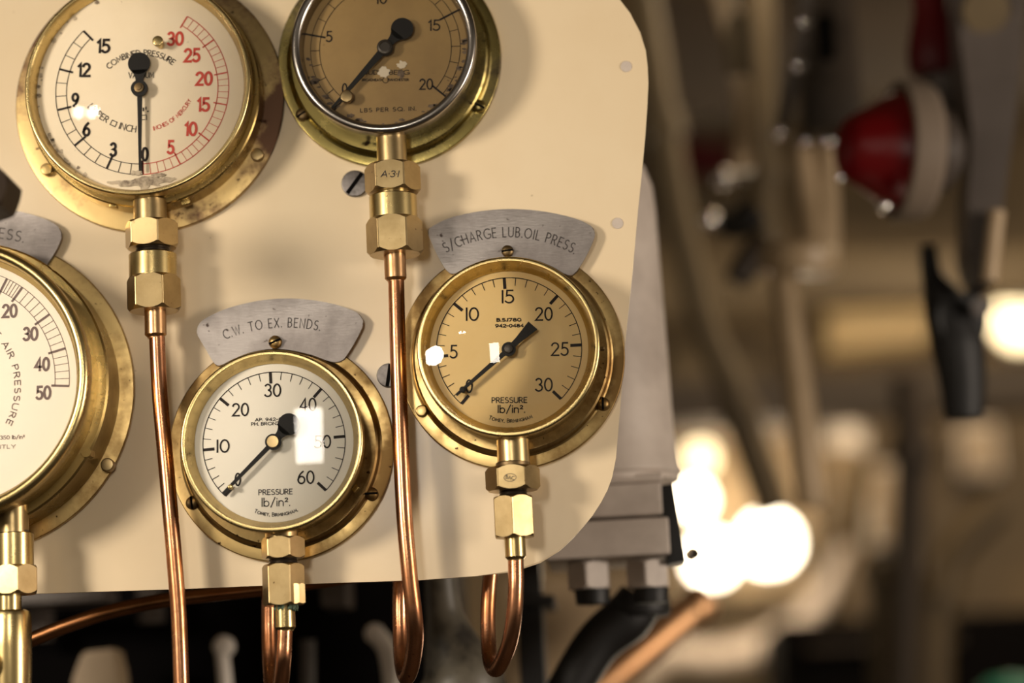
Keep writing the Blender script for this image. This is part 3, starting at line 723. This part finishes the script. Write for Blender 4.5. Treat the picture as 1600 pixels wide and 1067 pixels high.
# A
finish('stem', cyl(FA, 234.5, 312, 350, 25.5), 'brass_nut', FA.root)
o = finish('stem_nut', nut(FA, 237, 347, 389, 43, 6), 'brass_nut', FA.root)
Q = Frame('copper_pipe', 250, 560, 'copper pipe with brass union hanging from the combined vacuum gauge', 'pipe', 'copper gauge pipes')
finish('thread', threads(Q, 239, 386, 400, 27), 'thread_metal', Q.root)
finish('union_body', cyl(Q, 239, 397, 436, 37.5), 'brass_polished', Q.root)
finish('union_nut', nut(Q, 240.5, 432, 487, 43, 0, ch=1.2), 'brass_nut', Q.root)
finish('sleeve', sleeve(Q, 243, 484, 529, 17, 12.5), 'copper_sleeve', Q.root)
tubepart(Q, [(245, 505, WS), (246, 545, WS), (250, 620, .025), (258, 710, .026), (266, 800, .026), (273, 880, .026), (279, 960, .026), (283, 1060, .026), (285, 1130, .026)], 12.3, 'copper')
# B
finish('stem', cyl(FB, 612, 205, 262, 23.5), 'brass_nut', FB.root)
o = finish('stem_nut', nut(FB, 613.5, 258, 303, 44.5, 1.2), 'brass_nut', FB.root)
w_ = front(FB, 44.5, 280, 613)+.00022; stamp(FB, 'A\u00b73\u00b71', 609.5, 271.5, 11, w_, 28, 1.5, parent=o, slant=.2)
Q = Frame('copper_pipe', 622, 560, 'copper pipe with large brass union running down between the white and tan dials', 'pipe', 'copper gauge pipes')
finish('collar', cyl(Q, 614, 298, 310, 27), 'brass_polished', Q.root)
finish('union_body', cyl(Q, 614.5, 306, 346, 37.5), 'brass_polished', Q.root)
o = finish('union_nut', nut(Q, 616.5, 342, 399, 45, 0, ch=1.2), 'brass_nut', Q.root)
finish('sleeve', sleeve(Q, 617.5, 394, 441, 17.2, 12.6), 'copper_sleeve', Q.root)
tubepart(Q, [(618.5, 420, WS), (619.5, 460, WS), (622, 560, .025), (626, 680, .026), (631.5, 800, .027), (640, 900, .027), (647, 960, .024), (649, 1000, .016), (643, 1040, .002), (635, 1058, -.012), (629, 1040, -.026), (626, 1000, -.035), (625, 950, -.038), (626, 900, -.038), (627, 840, -.038)], 12.6, 'copper')
# C
finish('stem', cyl(FC, 802, 686, 726, 25.5), 'brass_nut', FC.root)
finish('stem_collar', cyl(FC, 801.5, 722, 732, 27), 'brass_dark', FC.root)
o = finish('stem_nut', nut(FC, 801, 730, 767, 43.5, 0), 'brass_nut', FC.root)
w_ = front(FC, 43.5, 746, 797); stamp(FC, 'BAC', 797, 746, 6.5, w_, 14, 1.1, -8, o, (9.5, 6), .0, 'maker_mark')
Q = Frame('copper_pipe', 806, 960, 'copper pipe looping back below the tan dial gauge', 'pipe', 'copper gauge pipes')
finish('thread', threads(Q, 802, 763, 780, 22.5), 'thread_metal', Q.root)
finish('union_nut', nut(Q, 803, 776, 840, 34.5, 30), 'brass_nut', Q.root)
finish('sleeve', sleeve(Q, 805, 836, 876, 16.5, 12.5), 'brass_polished', Q.root)
tubepart(Q, [(805.5, 858, WS), (806, 885, WS), (806, 920, .024), (803.5, 960, .022), (797, 1000, .016), (786, 1030, .005), (775, 1046, -.008), (767, 1036, -.022), (763.5, 1005, -.032), (762.5, 960, -.037), (765, 915, -.038), (769, 875, -.038), (771, 840, -.038)], 12.4, 'copper')
# D
finish('stem', cyl(FD, 440, 826, 846, 25.5), 'brass_nut', FD.root)
finish('stem_nut', nut(FD, 442.5, 840, 873, 35, 5), 'brass_nut', FD.root)
Q = Frame('copper_pipe', 442, 1020, 'copper pipe looping back below the white dial gauge with green corrosion at its joint', 'pipe', 'copper gauge pipes')
finish('thread', threads(Q, 442.5, 870, 886, 23), 'thread_metal', Q.root)
finish('union_nut', nut(Q, 443, 882, 946, 34, 4), 'brass_nut', Q.root)
bm = nut(Q, 466, 912, 943, 12, 15, w=.024+.006); finish('vent_plug', bm, 'brass_nut', Q.root)
finish('sleeve', sleeve(Q, 445, 944, 986, 16.5, 12.8), 'brass_polished', Q.root)
bm = new(); c = Q.p(448, 949, WS)
for i in range(20):
    t = random.uniform(.2, PI-.2)*(1 if i < 16 else -1); R = 17.3*Q.k(448, 949, WS)
    r_ = bmesh.ops.create_icosphere(bm, subdivisions=2, radius=random.uniform(.0006, .0016))
    for v in r_['verts']: v.co = v.co*1.0+c+Vector((R*math.cos(t), random.uniform(-.0016, .002), R*math.sin(t)))
finish('corrosion', bm, 'verdigris', Q.root, 'green corrosion crust')
tubepart(Q, [(445, 970, WS), (444, 1000, WS), (442.5, 1030, .023), (439, 1065, .015), (432, 1092, 0), (426, 1080, -.018), (422, 1040, -.032), (420.5, 990, -.037), (420.5, 940, -.038), (422, 895, -.038), (424, 860, -.038)], 12.6, 'copper')
# E
finish('stem', cyl(FE, 20, 786, 836, 24.5, w=.034), 'brass_nut', FE.root)
Q = Frame('brass_elbow', 14, 1000, 'brass elbow fitting with union nut below the air pressure gauge', 'pipe fitting')
finish('seal', cyl(Q, 22, 828, 836, 23, w=.034), 'thread_metal', Q.root)
finish('union_body', cyl(Q, 22, 833, 887, 30.5, w=.034), 'brass_polished', Q.root)
finish('union_nut', nut(Q, 23, 884, 929, 37.5, 8, w=.034, ch=1.2), 'brass_nut', Q.root)
finish('neck', cyl(Q, 14, 926, 958, 19.5, w=.034), 'brass_polished', Q.root)
bm = new(); c = Q.p(16, 1010, .034); k = Q.k(16, 1010, .034)
lathe(bm, [(0, 56*k), (26*k, 56*k), (31*k, 53*k), (33*k, 47*k), (33.5*k, 0), (33*k, -40*k), (31*k, -90*k), (0, -90*k)], c, 'y', 48)
finish('elbow_body', bm, 'brass_polished', Q.root)
bm = new(); c = Q.p(-12, 1040, .034); lathe(bm, [(26*k, 0), (26*k, .010), (23*k, .0135), (22*k, .019), (19*k, .0205), (0, .0205)], c, Vector((-.15, .1, 1)), 40); finish('end_plug', bm, 'brass_nut', Q.root)
Q = Frame('copper_tube', 250, 945, 'dull copper tube curving behind the panel from the lower left elbow', 'pipe')
tubepart(Q, [(-30, 1030, -.05), (40, 1003, -.05), (100, 979, -.05), (170, 956, -.05), (250, 939, -.05), (330, 929, -.05), (420, 919, -.05), (520, 905, -.05), (600, 890, -.05)], 11.5, 'copper_dark', 'tube')

# ------------------------------------------------------------------ foreground: blurred dark knob at the left edge
Q = Frame('throttle_lever', -60, 300, 'out of focus dark lever end at the left edge in front of the panel', 'lever')
c = Q.p(-17, 300, .17); k = Q.k(-17, 300, .17); bm = new()
hexnut(bm, c, 44*k, .03, 'z', 12, bore=.2); finish('grip', bm, 'knob_brown', Q.root)
bm = new(); tube(bm, [c, Q.p(-90, 300, .165), Q.p(-170, 305, .13), Q.p(-230, 310, .06), (Q.p(-250, 310, 0)).to_tuple()], 10*k, 20, 6); finish('arm', bm, 'knob_brown', Q.root)

# ------------------------------------------------------------------ machinery behind the panel
def boxat(Q, x0, y0, x1, y1, dY, depth, m, name, parent=None, bev=2.0, label=None, ang=0):
    cx, cy = (x0+x1)/2, (y0+y1)/2; k = Q.k(cx, cy, dY); c = Q.p(cx, cy, dY)+Vector((0, depth/2, 0)); bm = new()
    box(bm, c, ((x1-x0)*k, depth, (y1-y0)*k), bev*k, Matrix.Rotation(math.radians(ang), 4, 'Y') if ang else None)
    return finish(name, bm, m, parent or Q.root, label)
def tubeat(Q, pts, r, m, name, parent=None, dY=0.0, n=24, sub=6, label=None):
    """pts: (px, py[, dY]); r px or list"""
    P = [Q.p(p[0], p[1], p[2] if len(p) > 2 else dY) for p in pts]; k = Q.k(pts[0][0], pts[0][1], dY); bm = new()
    tube(bm, P, r*k if not isinstance(r, (list, tuple)) else [q*k for q in r], n, sub)
    return finish(name, bm, m, parent or Q.root, label)
def latheat(Q, px, py, prof, m, name, axis=Vector((0, 0, 1)), dY=0.0, parent=None, n=64, label=None):
    """prof in pixels"""
    k = Q.k(px, py, dY); bm = new(); lathe(bm, [(r*k, h*k) for r, h in prof], Q.p(px, py, dY), axis, n)
    return finish(name, bm, m, parent or Q.root, label)

# grey casing just behind the right edge of the panel
Q = Place('engine_casing', 930, 600, .20, 'grey painted cylinder casing with bolted flanges behind the right edge of the panel', 'machinery')
ax = (Q.p(952, 740)-Q.p(915, 260)).normalized()*-1
latheat(Q, 930, 500, [(0, 262), (70, 256), (96, 236), (106, 205), (108, 170), (108, -180), (112, -236), (116, -246), (116, -250), (110, -254), (110, -262), (0, -262)], 'grey_paint', 'barrel', ax)
boxat(Q, 850, 757, 1034, 808, -.05, .10, 'grey_paint', 'upper_flange', bev=5)
boxat(Q, 850, 812, 1046, 870, -.055, .11, 'grey_paint', 'lower_flange', bev=5)
boxat(Q, 858, 741, 1036, 756, -.047, .09, 'grey_paint', 'weld_bead', bev=6)
boxat(Q, 1033, 756, 1062, 880, -.045, .03, 'black_paint', 'side_strip', bev=2, ang=-6)  # black strip down the right side of the flanges
for px, py, R in ((920, 900, 36), (1012, 898, 36)):
    k = Q.k(px, py, -.03); bm = new(); hexnut(bm, Q.p(px, py, -.03), R*k, 42*k, 'z', 25); o = finish('flange_nut', bm, 'grey_paint', Q.root)
    latheat(Q, px+6, py+32, [(0, 16), (26, 16), (28, 10), (26, -12), (0, -14)], 'black_paint', 'bolt_end', dY=-.03, parent=o, n=24)
latheat(Q, 1084, 866, [(0, 7), (6, 7), (8, 4), (8, -6), (0, -6)], 'chrome', 'grease_nipple', Vector((.3, -1, .2)), dY=-.045, n=24)

# black backdrop: shade of the cavity below the panel put into its colour
Q = Place('cavity_backdrop', 450, 1010, .42, 'black backdrop box painted as the shade of the cavity below the panel', 'machinery')
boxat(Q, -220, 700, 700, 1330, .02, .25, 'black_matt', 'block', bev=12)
boxat(Q, -200, 925, 165, 948, -.10, .05, 'grey_dark_paint', 'ledge', bev=4)
boxat(Q, 500, 895, 542, 948, -.10, .05, 'grey_dark_paint', 'lug', bev=6)
for px, py, R in ((62, 972, 22), (236, 944, 22)):
    k = Q.k(px, py, -.02); bm = new(); hexnut(bm, Q.p(px, py, -.02), R*k, .03, 'y' if False else 'z', 10); finish('bolt_head', bm, 'grey_dark_paint', Q.root)
tubeat(Q, [(478, 1140), (481, 1060), (481, 1000)], 12, 'grey_dark_paint', 'rod', dY=-.06)
Q = Place('cover_plate', 165, 1090, .33, 'cream painted cover plate in front of the black backdrop at the lower left', 'plate')
bm = new(); pts = [Q.p(*p) for p in ((128, 1018), (178, 1012), (188, 1050), (194, 1180), (96, 1180), (112, 1060))]
a = [bm.verts.new(p) for p in pts]; b = [bm.verts.new(p+Vector((0, .03, 0))) for p in pts]; bm.faces.new(a); bm.faces.new(b)
for i in range(6): bm.faces.new((a[i], a[(i+1) % 6], b[(i+1) % 6], b[i]))
bmesh.ops.bevel(bm, geom=list(bm.edges), offset=.002, segments=2, affect='EDGES'); finish('plate', bm, 'pale_paint', Q.root)
Q = Place('rocker_lever', 350, 1090, .33, 'cream lever with round end under the white dial gauge', 'lever')
tubeat(Q, [(357, 1190), (354, 1100), (349, 1035), (346, 1015)], [12, 11.5, 11, 11], 'white_paint', 'arm')
latheat(Q, 350, 1010, [(0, 14), (9, 13), (17, 6), (17, -6), (9, -13), (0, -14)], 'white_paint', 'boss', Vector((0, 1, 0)), n=32)
Q = Place('rocker_lever', 605, 1090, .33, 'cream lever half hidden behind the middle copper loop', 'lever')
tubeat(Q, [(618, 1190), (614, 1090), (606, 1020), (588, 992)], [13, 14, 15, 15], 'white_paint', 'arm')
latheat(Q, 586, 990, [(0, 12), (9, 11), (16, 6), (16, -6), (9, -11), (0, -12)], 'white_paint', 'boss', Vector((0, 1, 0)), n=32)
Q = Place('elbow_pipe', 720, 1000, .16, 'mottled grey pipe bend below the panel between two copper loops', 'pipe')
tubeat(Q, [(684, 840), (688, 900), (694, 960), (708, 1015), (722, 1060), (724, 1130)], [24, 25, 29, 46, 66, 74], 'mottled_grey', 'bend', n=32)
tubeat(Q, [(680, 800), (683, 850)], [33, 33], 'mottled_grey', 'collar', n=32)
Q = Place('support_post', 835, 1010, .28, 'upright black post below the panel corner', 'post')
boxat(Q, 812, 850, 852, 1250, 0, .05, 'black_paint', 'post', bev=4); boxat(Q, 800, 930, 866, 948, -.01, .07, 'black_paint', 'collar', bev=4)
Q = Place('support_strut', 945, 1000, .22, 'slanting black strut below the grey casing flange', 'strut')
tubeat(Q, [(1002, 935), (980, 965), (930, 1010), (870, 1110), (840, 1160)], [36, 40, 36, 34, 34], 'black_paint', 'strut')
latheat(Q, 1000, 948, [(0, 18), (44, 16), (48, 8), (48, -8), (44, -16), (0, -18)], 'black_paint', 'foot', n=32)
Q = Place('cream_partition', 900, 1100, .75, 'pale cream partition seen between the black post and strut', 'partition')
boxat(Q, 800, 900, 1010, 1400, 0, .03, 'pale_paint', 'panel', bev=3); boxat(Q, 800, 1090, 1010, 1110, -.02, .02, 'pale_paint', 'rib', bev=3)

# ------------------------------------------------------------------ blurred engine room, right half
Q = Place('copper_feed_pipe', 1010, 1010, .62, 'thick bright copper pipe slanting down at the bottom centre right', 'pipe')
tubeat(Q, [(1104, 936), (1060, 972), (990, 1030), (900, 1105), (860, 1140)], 27, 'copper_bright', 'pipe')
latheat(Q, 1098, 942, [(0, 20), (24, 16), (31, 4), (31, -10), (26, -20), (0, -22)], 'copper_bright', 'union', (Q.p(1104, 936)-Q.p(1060, 972)).normalized(), n=32)

Q = Place('curved_pipe', 1150, 990, 2.75, 'fat pale pipe curving upward below the bright lamps', 'pipe')
cv = [(975, 1120), (1000, 1060), (1048, 1026), (1110, 1028), (1170, 1018), (1225, 994), (1268, 955), (1300, 905), (1322, 850)]
tubeat(Q, cv, [20, 21, 22, 24, 25, 24, 20, 14, 9], 'grey_paint', 'pipe')
tubeat(Q, [(1222, 996), (1240, 984)], 28, 'grey_paint', 'collar')

def lamp(label, px, py, Y, r, glow, scale=1):
    Q = Place('bulkhead_lamp', px, py, Y, label, 'lamp', None)
    latheat(Q, px, py, [(0, 0), (r*1.12, 0), (r*1.12, r*.28), (r*1.08, r*.4), (r*1.0, r*.45)], 'white_paint', 'base', Vector((0, -1, 0)), n=40)
    latheat(Q, px, py, [(r, r*.4), (r, r*.8)]+[(r*math.cos(t), r*.8+r*.9*math.sin(t)) for t in [PI/2*i/8 for i in range(1, 8)]]+[(0, r*1.7)], glow, 'globe', Vector((0, -1, 0)), n=40)
    for a in (0, 90):
        d = Vector((math.cos(math.radians(a)), 0, math.sin(math.radians(a)))); k = Q.k(px, py); c = Q.p(px, py); bm = new()
        tube(bm, [c+d*r*1.06*k*math.cos(t)+Vector((0, -1, 0))*(r*.4+r*1.45*math.sin(t))*k for t in [PI*i/10 for i in range(11)]], r*.05*k, 8, 2); finish('guard', bm, 'grey_dark_paint', Q.root)
    return Q
Q = Place('halo_reflector', 1170, 800, 3.27, 'pale reflector board added behind the cluster of lit lamps for their halo', 'board')  # added reflector, gives the lit lamps a soft halo
boxat(Q, 1046, 672, 1270, 930, 0, .04, 'pale_paint', 'board', bev=4)
boxat(Q, 1046, 672, 1276, 682, -.01, .02, 'grey_paint', 'top_rail', bev=1)
lamp('brightest lit bulkhead lamp right of the panel near the bottom', 1200, 850, 3.26, 42, 'lamp_glow')
lamp('lit bulkhead lamp just left of the brightest one beside the grey flange', 1112, 874, 3.26, 36, 'lamp_glow')
lamp('smaller lit lamp at the grey casing above the brightest pair', 1084, 782, 3.26, 24, 'lamp_glow')
lamp('uppermost small lit lamp beside the grey casing', 1094, 716, 3.26, 20, 'lamp_glow_soft')
lamp('lit lamp cut by the right edge of the picture halfway up', 1592, 504, 3.29, 42, 'lamp_glow_soft')

def BALL(r): return [(abs(r*math.sin(PI*i/16))*(0 < i < 16), r*math.cos(PI*i/16)) for i in range(17)]
# red lamp with grey rim
Q = Place('alarm_lamp', 1375, 240, .40, 'red domed alarm lamp with grey rim at the upper right', 'lamp')
A = Vector((-1, -.22, .05)).normalized()
latheat(Q, 1398, 235, [(94, -4), (91, 4), (84, 18), (74, 34), (62, 54), (54, 70), (46, 80), (34, 88), (18, 91), (0, 92)], 'red_lens', 'lens', A)
latheat(Q, 1398, 235, [(0, -58), (80, -58), (102, -50), (109, -40), (111, -8), (109, 0), (98, 2), (96, -2)], 'rim_grey', 'rim', A)
latheat(Q, 1440, 235, [(0, 0), (60, 0), (64, -40), (30, -60), (0, -60)], 'grey_dark_paint', 'housing', A)
for px, py, r in ((1381, 322, 13), (1312, 278, 7)): latheat(Q, px, py, BALL(r), 'chrome', 'lens_glint', dY=-.025, n=20)  # chrome balls added to give bokeh glints
# red valve above it
Q = Place('red_valve', 1460, 60, .50, 'dark red valve body at the top right above the grey sleeve', 'valve')
latheat(Q, 1458, 60, [(0, 130), (26, 130), (28, 40), (34, 20), (42, -20), (42, -46), (36, -58), (0, -58)], 'red_paint', 'body', n=40)
latheat(Q, 1474, 118, [(0, 6), (28, 6), (30, -4), (30, -88), (24, -96), (0, -96)], 'grey_dark_paint', 'sleeve', n=40, dY=.01)
latheat(Q, 1476, 210, [(0, 6), (16, 6), (16, -60), (0, -60)], 'grey_dark_paint', 'spindle', n=24, dY=.01)
# grey hanging lever at the far right
Q = Place('control_lever', 1540, 200, .42, 'broad grey control lever hanging at the far right', 'lever')
bm = new(); pts = [Q.p(*p) for p in ((1498, -60), (1606, -60), (1600, 60), (1585, 200), (1566, 330), (1560, 440), (1535, 442), (1512, 400), (1512, 330), (1518, 200), (1500, 60))]
a = [bm.verts.new(p) for p in pts]; b = [bm.verts.new(p+Vector((0, .07, 0))) for p in pts]; bm.faces.new(a); bm.faces.new(b)
for i in range(len(pts)): bm.faces.new((a[i], a[(i+1) % len(pts)], b[(i+1) % len(pts)], b[i]))
bmesh.ops.bevel(bm, geom=[e for e in bm.edges], offset=.005, segments=3, affect='EDGES'); finish('arm', bm, 'grey_dark_paint', Q.root)
latheat(Q, 1540, 16, [(0, 8), (36, 8), (38, 0), (38, -4)], 'olive_paint', 'pivot_cap', Vector((0, -1, -.5)), dY=-.004, n=32)
tubeat(Q, [(1558, 330), (1552, 380), (1546, 440)], 13, 'pale_paint', 'link_pin', dY=-.01)
Q = Place('black_lever', 1500, 540, .49, 'black upright lever hanging below the grey control lever', 'lever')
tubeat(Q, [(1450, 385), (1456, 430), (1478, 480), (1496, 540), (1504, 600), (1506, 655)], [13, 16, 36, 42, 36, 30], 'black_paint', 'arm')
tubeat(Q, [(1500, 500), (1530, 440), (1532, 420)], 14, 'black_paint', 'fork', dY=.01)
latheat(Q, 1500, 500, [(0, 10), (40, 10), (44, 4), (44, -10), (0, -10)], 'black_paint', 'boss', Vector((.2, -1, 0)), n=32, dY=-.01)
latheat(Q, 1532, 480, [(0, 6), (16, 6), (16, -4), (0, -4)], 'grey_dark_paint', 'knob', Vector((.2, -1, 0)), n=24, dY=-.03)

# pale pipework
def pipe_thing(label, Y, spec, name='engine_pipe', cat='pipe', group=None):
    px, py = spec[0][1][0][:2]; Q = Place(name, px, py, Y, label, cat, group)
    for nm, pts, r, m in spec: tubeat(Q, pts, r, m, nm)
    return Q
pipe_thing('pale upright pipe at the top between the panel and the grey arm', .75, [('pipe', [(1118, -60), (1138, 20), (1154, 90), (1160, 170), (1161, 262)], [22, 20, 16, 14, 15], 'pale_paint'), ('sleeve', [(1150, 30), (1158, 120)], [24, 21], 'olive_paint'), ('coupling', [(1160, 236), (1161, 268)], 20, 'pale_paint')])
pipe_thing('olive upright bar behind the pale pipe at the top', 1.0, [('bar', [(1180, -60), (1186, 120), (1192, 300), (1196, 380)], [30, 26, 24, 22], 'olive_paint'), ('collar', [(1190, 250), (1191, 275)], 32, 'olive_paint')])
pipe_thing('long brown duct running down past the panel edge towards the lamps', 1.3, [('duct', [(996, -60), (1020, 90), (1038, 200), (1062, 340), (1100, 500), (1140, 600), (1175, 700), (1212, 800)], [24, 25, 24, 23, 23, 25, 27, 27], 'olive_paint'), ('collar', [(1034, 180), (1040, 212)], 32, 'olive_paint'), ('collar', [(1150, 630), (1160, 660)], 34, 'olive_paint')])
Q = Place('injector_bracket', 1285, 140, .62, 'grey brown bracket with polished bolt edges at the top centre right', 'bracket')
boxat(Q, 1248, -60, 1342, 205, 0, .05, 'brown_paint', 'body', bev=14)
boxat(Q, 1280, 20, 1302, 90, -.012, .02, 'black_matt', 'slot', bev=5)
tubeat(Q, [(1266, -30), (1252, 60), (1240, 120), (1216, 212)], [11, 11, 12, 9], 'grey_dark_paint', 'chain', dY=-.03)
for px, py, r in ((1256, 35, 10), (1246, 103, 12), (1216, 208, 13)): latheat(Q, px, py, BALL(r), 'chrome', 'ball_joint', dY=-.05, n=20)
Q = Place('forked_rod', 1275, 320, .70, 'pale forked rod standing on a round flange at centre right', 'rod')
tubeat(Q, [(1252, 215), (1258, 270), (1268, 330), (1274, 390)], [16, 18, 22, 30], 'pale_paint', 'fork_arm')
tubeat(Q, [(1294, 215), (1292, 270), (1290, 330), (1284, 390)], [14, 16, 22, 30], 'pale_paint', 'fork_arm')
latheat(Q, 1250, 405, [(0, 22), (54, 22), (62, 12), (62, -12), (54, -24), (0, -24)], 'pale_paint', 'flange', Vector((.12, -.1, 1)), n=40)
tubeat(Q, [(1222, 420), (1232, 500), (1246, 600), (1258, 700), (1268, 790)], [22, 23, 23, 24, 24], 'pale_paint', 'stem', dY=.02)
for px, py, r in ((1255, 222, 11), (1293, 222, 11)): latheat(Q, px, py, BALL(r), 'chrome', 'pin', dY=-.03, n=20)
Q = Place('valve_tappet', 1125, 310, .80, 'dark tappet with two polished round ends beside the panel edge', 'tappet')
tubeat(Q, [(1180, 330), (1150, 350), (1110, 345)], [26, 24, 14], 'black_paint', 'arm')
for px, py, r in ((1130, 280, 19), (1107, 345, 18)): latheat(Q, px, py, BALL(r), 'chrome', 'ball_end', dY=-.03, n=24)
tubeat(Q, [(1200, 380), (1170, 410), (1150, 440)], [30, 24, 20], 'brown_paint', 'bracket', dY=.05)
Q = Place('cable_tray', 1080, 240, 3.23, 'dull reddish brown tray behind the tappet', 'tray')
boxat(Q, 1030, 215, 1150, 270, 0, .06, 'red_paint', 'tray', bev=4, ang=12); boxat(Q, 1020, 285, 1200, 320, .02, .06, 'olive_paint', 'bracket', bev=4)

def beam(label, x0, y0, x1, y1, Y, m, depth=.10, name='deck_girder', ang=0):
    Q = Place(name, (x0+x1)/2, (y0+y1)/2, Y, label, 'girder')
    boxat(Q, x0, y0, x1, y1, 0, depth, m, 'web', bev=3, ang=ang); k = Q.k(x0, y0)
    boxat(Q, x0, y1-10, x1, y1+6, -.03, depth+.03, m, 'lower_edge', bev=2, ang=ang)
    return Q
beam('wide olive girder crossing behind the forked rod', 1000, 392, 1700, 458, 2.95, 'olive_paint', ang=2)
beam('bright cream girder lit beside the black lever', 1296, 472, 1456, 526, 3.19, 'beam_cream', .12)
beam('low olive girder left of the forked rod stem', 1040, 545, 1180, 620, 3.2, 'olive_paint', ang=18)
beam('dark girder along the top behind the pipes', 1000, -40, 1700, 150, 2.6, 'brown_paint')
beam('dark brown girder under the wide olive one', 1000, 580, 1700, 640, 2.4, 'brown_paint')
pipe_thing('pale pipe with round cap standing right of the bright lamp', 2.95, [('pipe', [(1330, 1110), (1324, 940), (1318, 800), (1312, 730), (1318, 692)], [24, 24, 28, 32], 'pale_paint'), ('cap', [(1316, 704), (1318, 668)], [40, 34], 'white_paint')])
pipe_thing('brown bent pipe beyond the fat pale curved pipe', 2.85, [('pipe', [(1292, 1110), (1290, 900), (1330, 800), (1340, 720)], [26, 28, 24, 24], 'olive_paint'), ('collar', [(1287, 880), (1285, 860)], 34, 'olive_paint')])
Q = Place('junction_box', 1388, 790, 3.2, 'tall cream junction box in the lower right background', 'box')
boxat(Q, 1360, 726, 1416, 850, 0, .095, 'white_paint', 'body', bev=4); boxat(Q, 1366, 732, 1410, 844, -.008, .008, 'pale_paint', 'lid', bev=2)
Q = Place('junction_box', 1530, 700, 3.2, 'small cream junction box under the right edge lamp', 'box')
boxat(Q, 1500, 660, 1560, 742, 0, .095, 'white_paint', 'body', bev=4); boxat(Q, 1506, 666, 1554, 736, -.008, .008, 'pale_paint', 'lid', bev=2)
pipe_thing('dark olive pipe standing at the right below the black lever', 1.6, [('pipe', [(1412, 1110), (1418, 900), (1425, 700), (1418, 590)], [26, 26, 28, 26], 'brown_paint'), ('collar', [(1424, 720), (1425, 690)], 36, 'brown_paint')])
pipe_thing('brown pipe bending down at the lower right', 1.8, [('pipe', [(1560, 790), (1520, 830), (1480, 880), (1462, 960), (1458, 1090)], [24, 26, 26, 26, 26], 'olive_paint'), ('collar', [(1474, 900), (1466, 935)], 34, 'olive_paint')])
pipe_thing('beige pipe standing at the lower centre right', 1.7, [('pipe', [(1394, 1120), (1390, 1000), (1384, 890)], [30, 32, 30], 'olive_paint'), ('cap', [(1385, 905), (1383, 885)], 40, 'olive_paint')])
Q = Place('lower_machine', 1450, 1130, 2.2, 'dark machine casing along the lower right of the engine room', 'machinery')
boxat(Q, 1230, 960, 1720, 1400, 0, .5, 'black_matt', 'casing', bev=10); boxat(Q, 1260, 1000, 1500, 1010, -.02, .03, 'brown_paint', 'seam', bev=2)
Q = Place('glow_shape', 1580, 1075, 1.2, 'teal form painted to imitate a green glow at the bottom right corner', 'guard')  # teal form stands in for a green glow
latheat(Q, 1584, 1116, [(0, 62), (30, 58), (52, 44), (62, 20), (64, -60), (0, -60)], 'glow_teal', 'guard', n=40); latheat(Q, 1584, 1116, [(66, -30), (72, -34), (72, -60), (0, -60)], 'black_paint', 'foot', n=40)
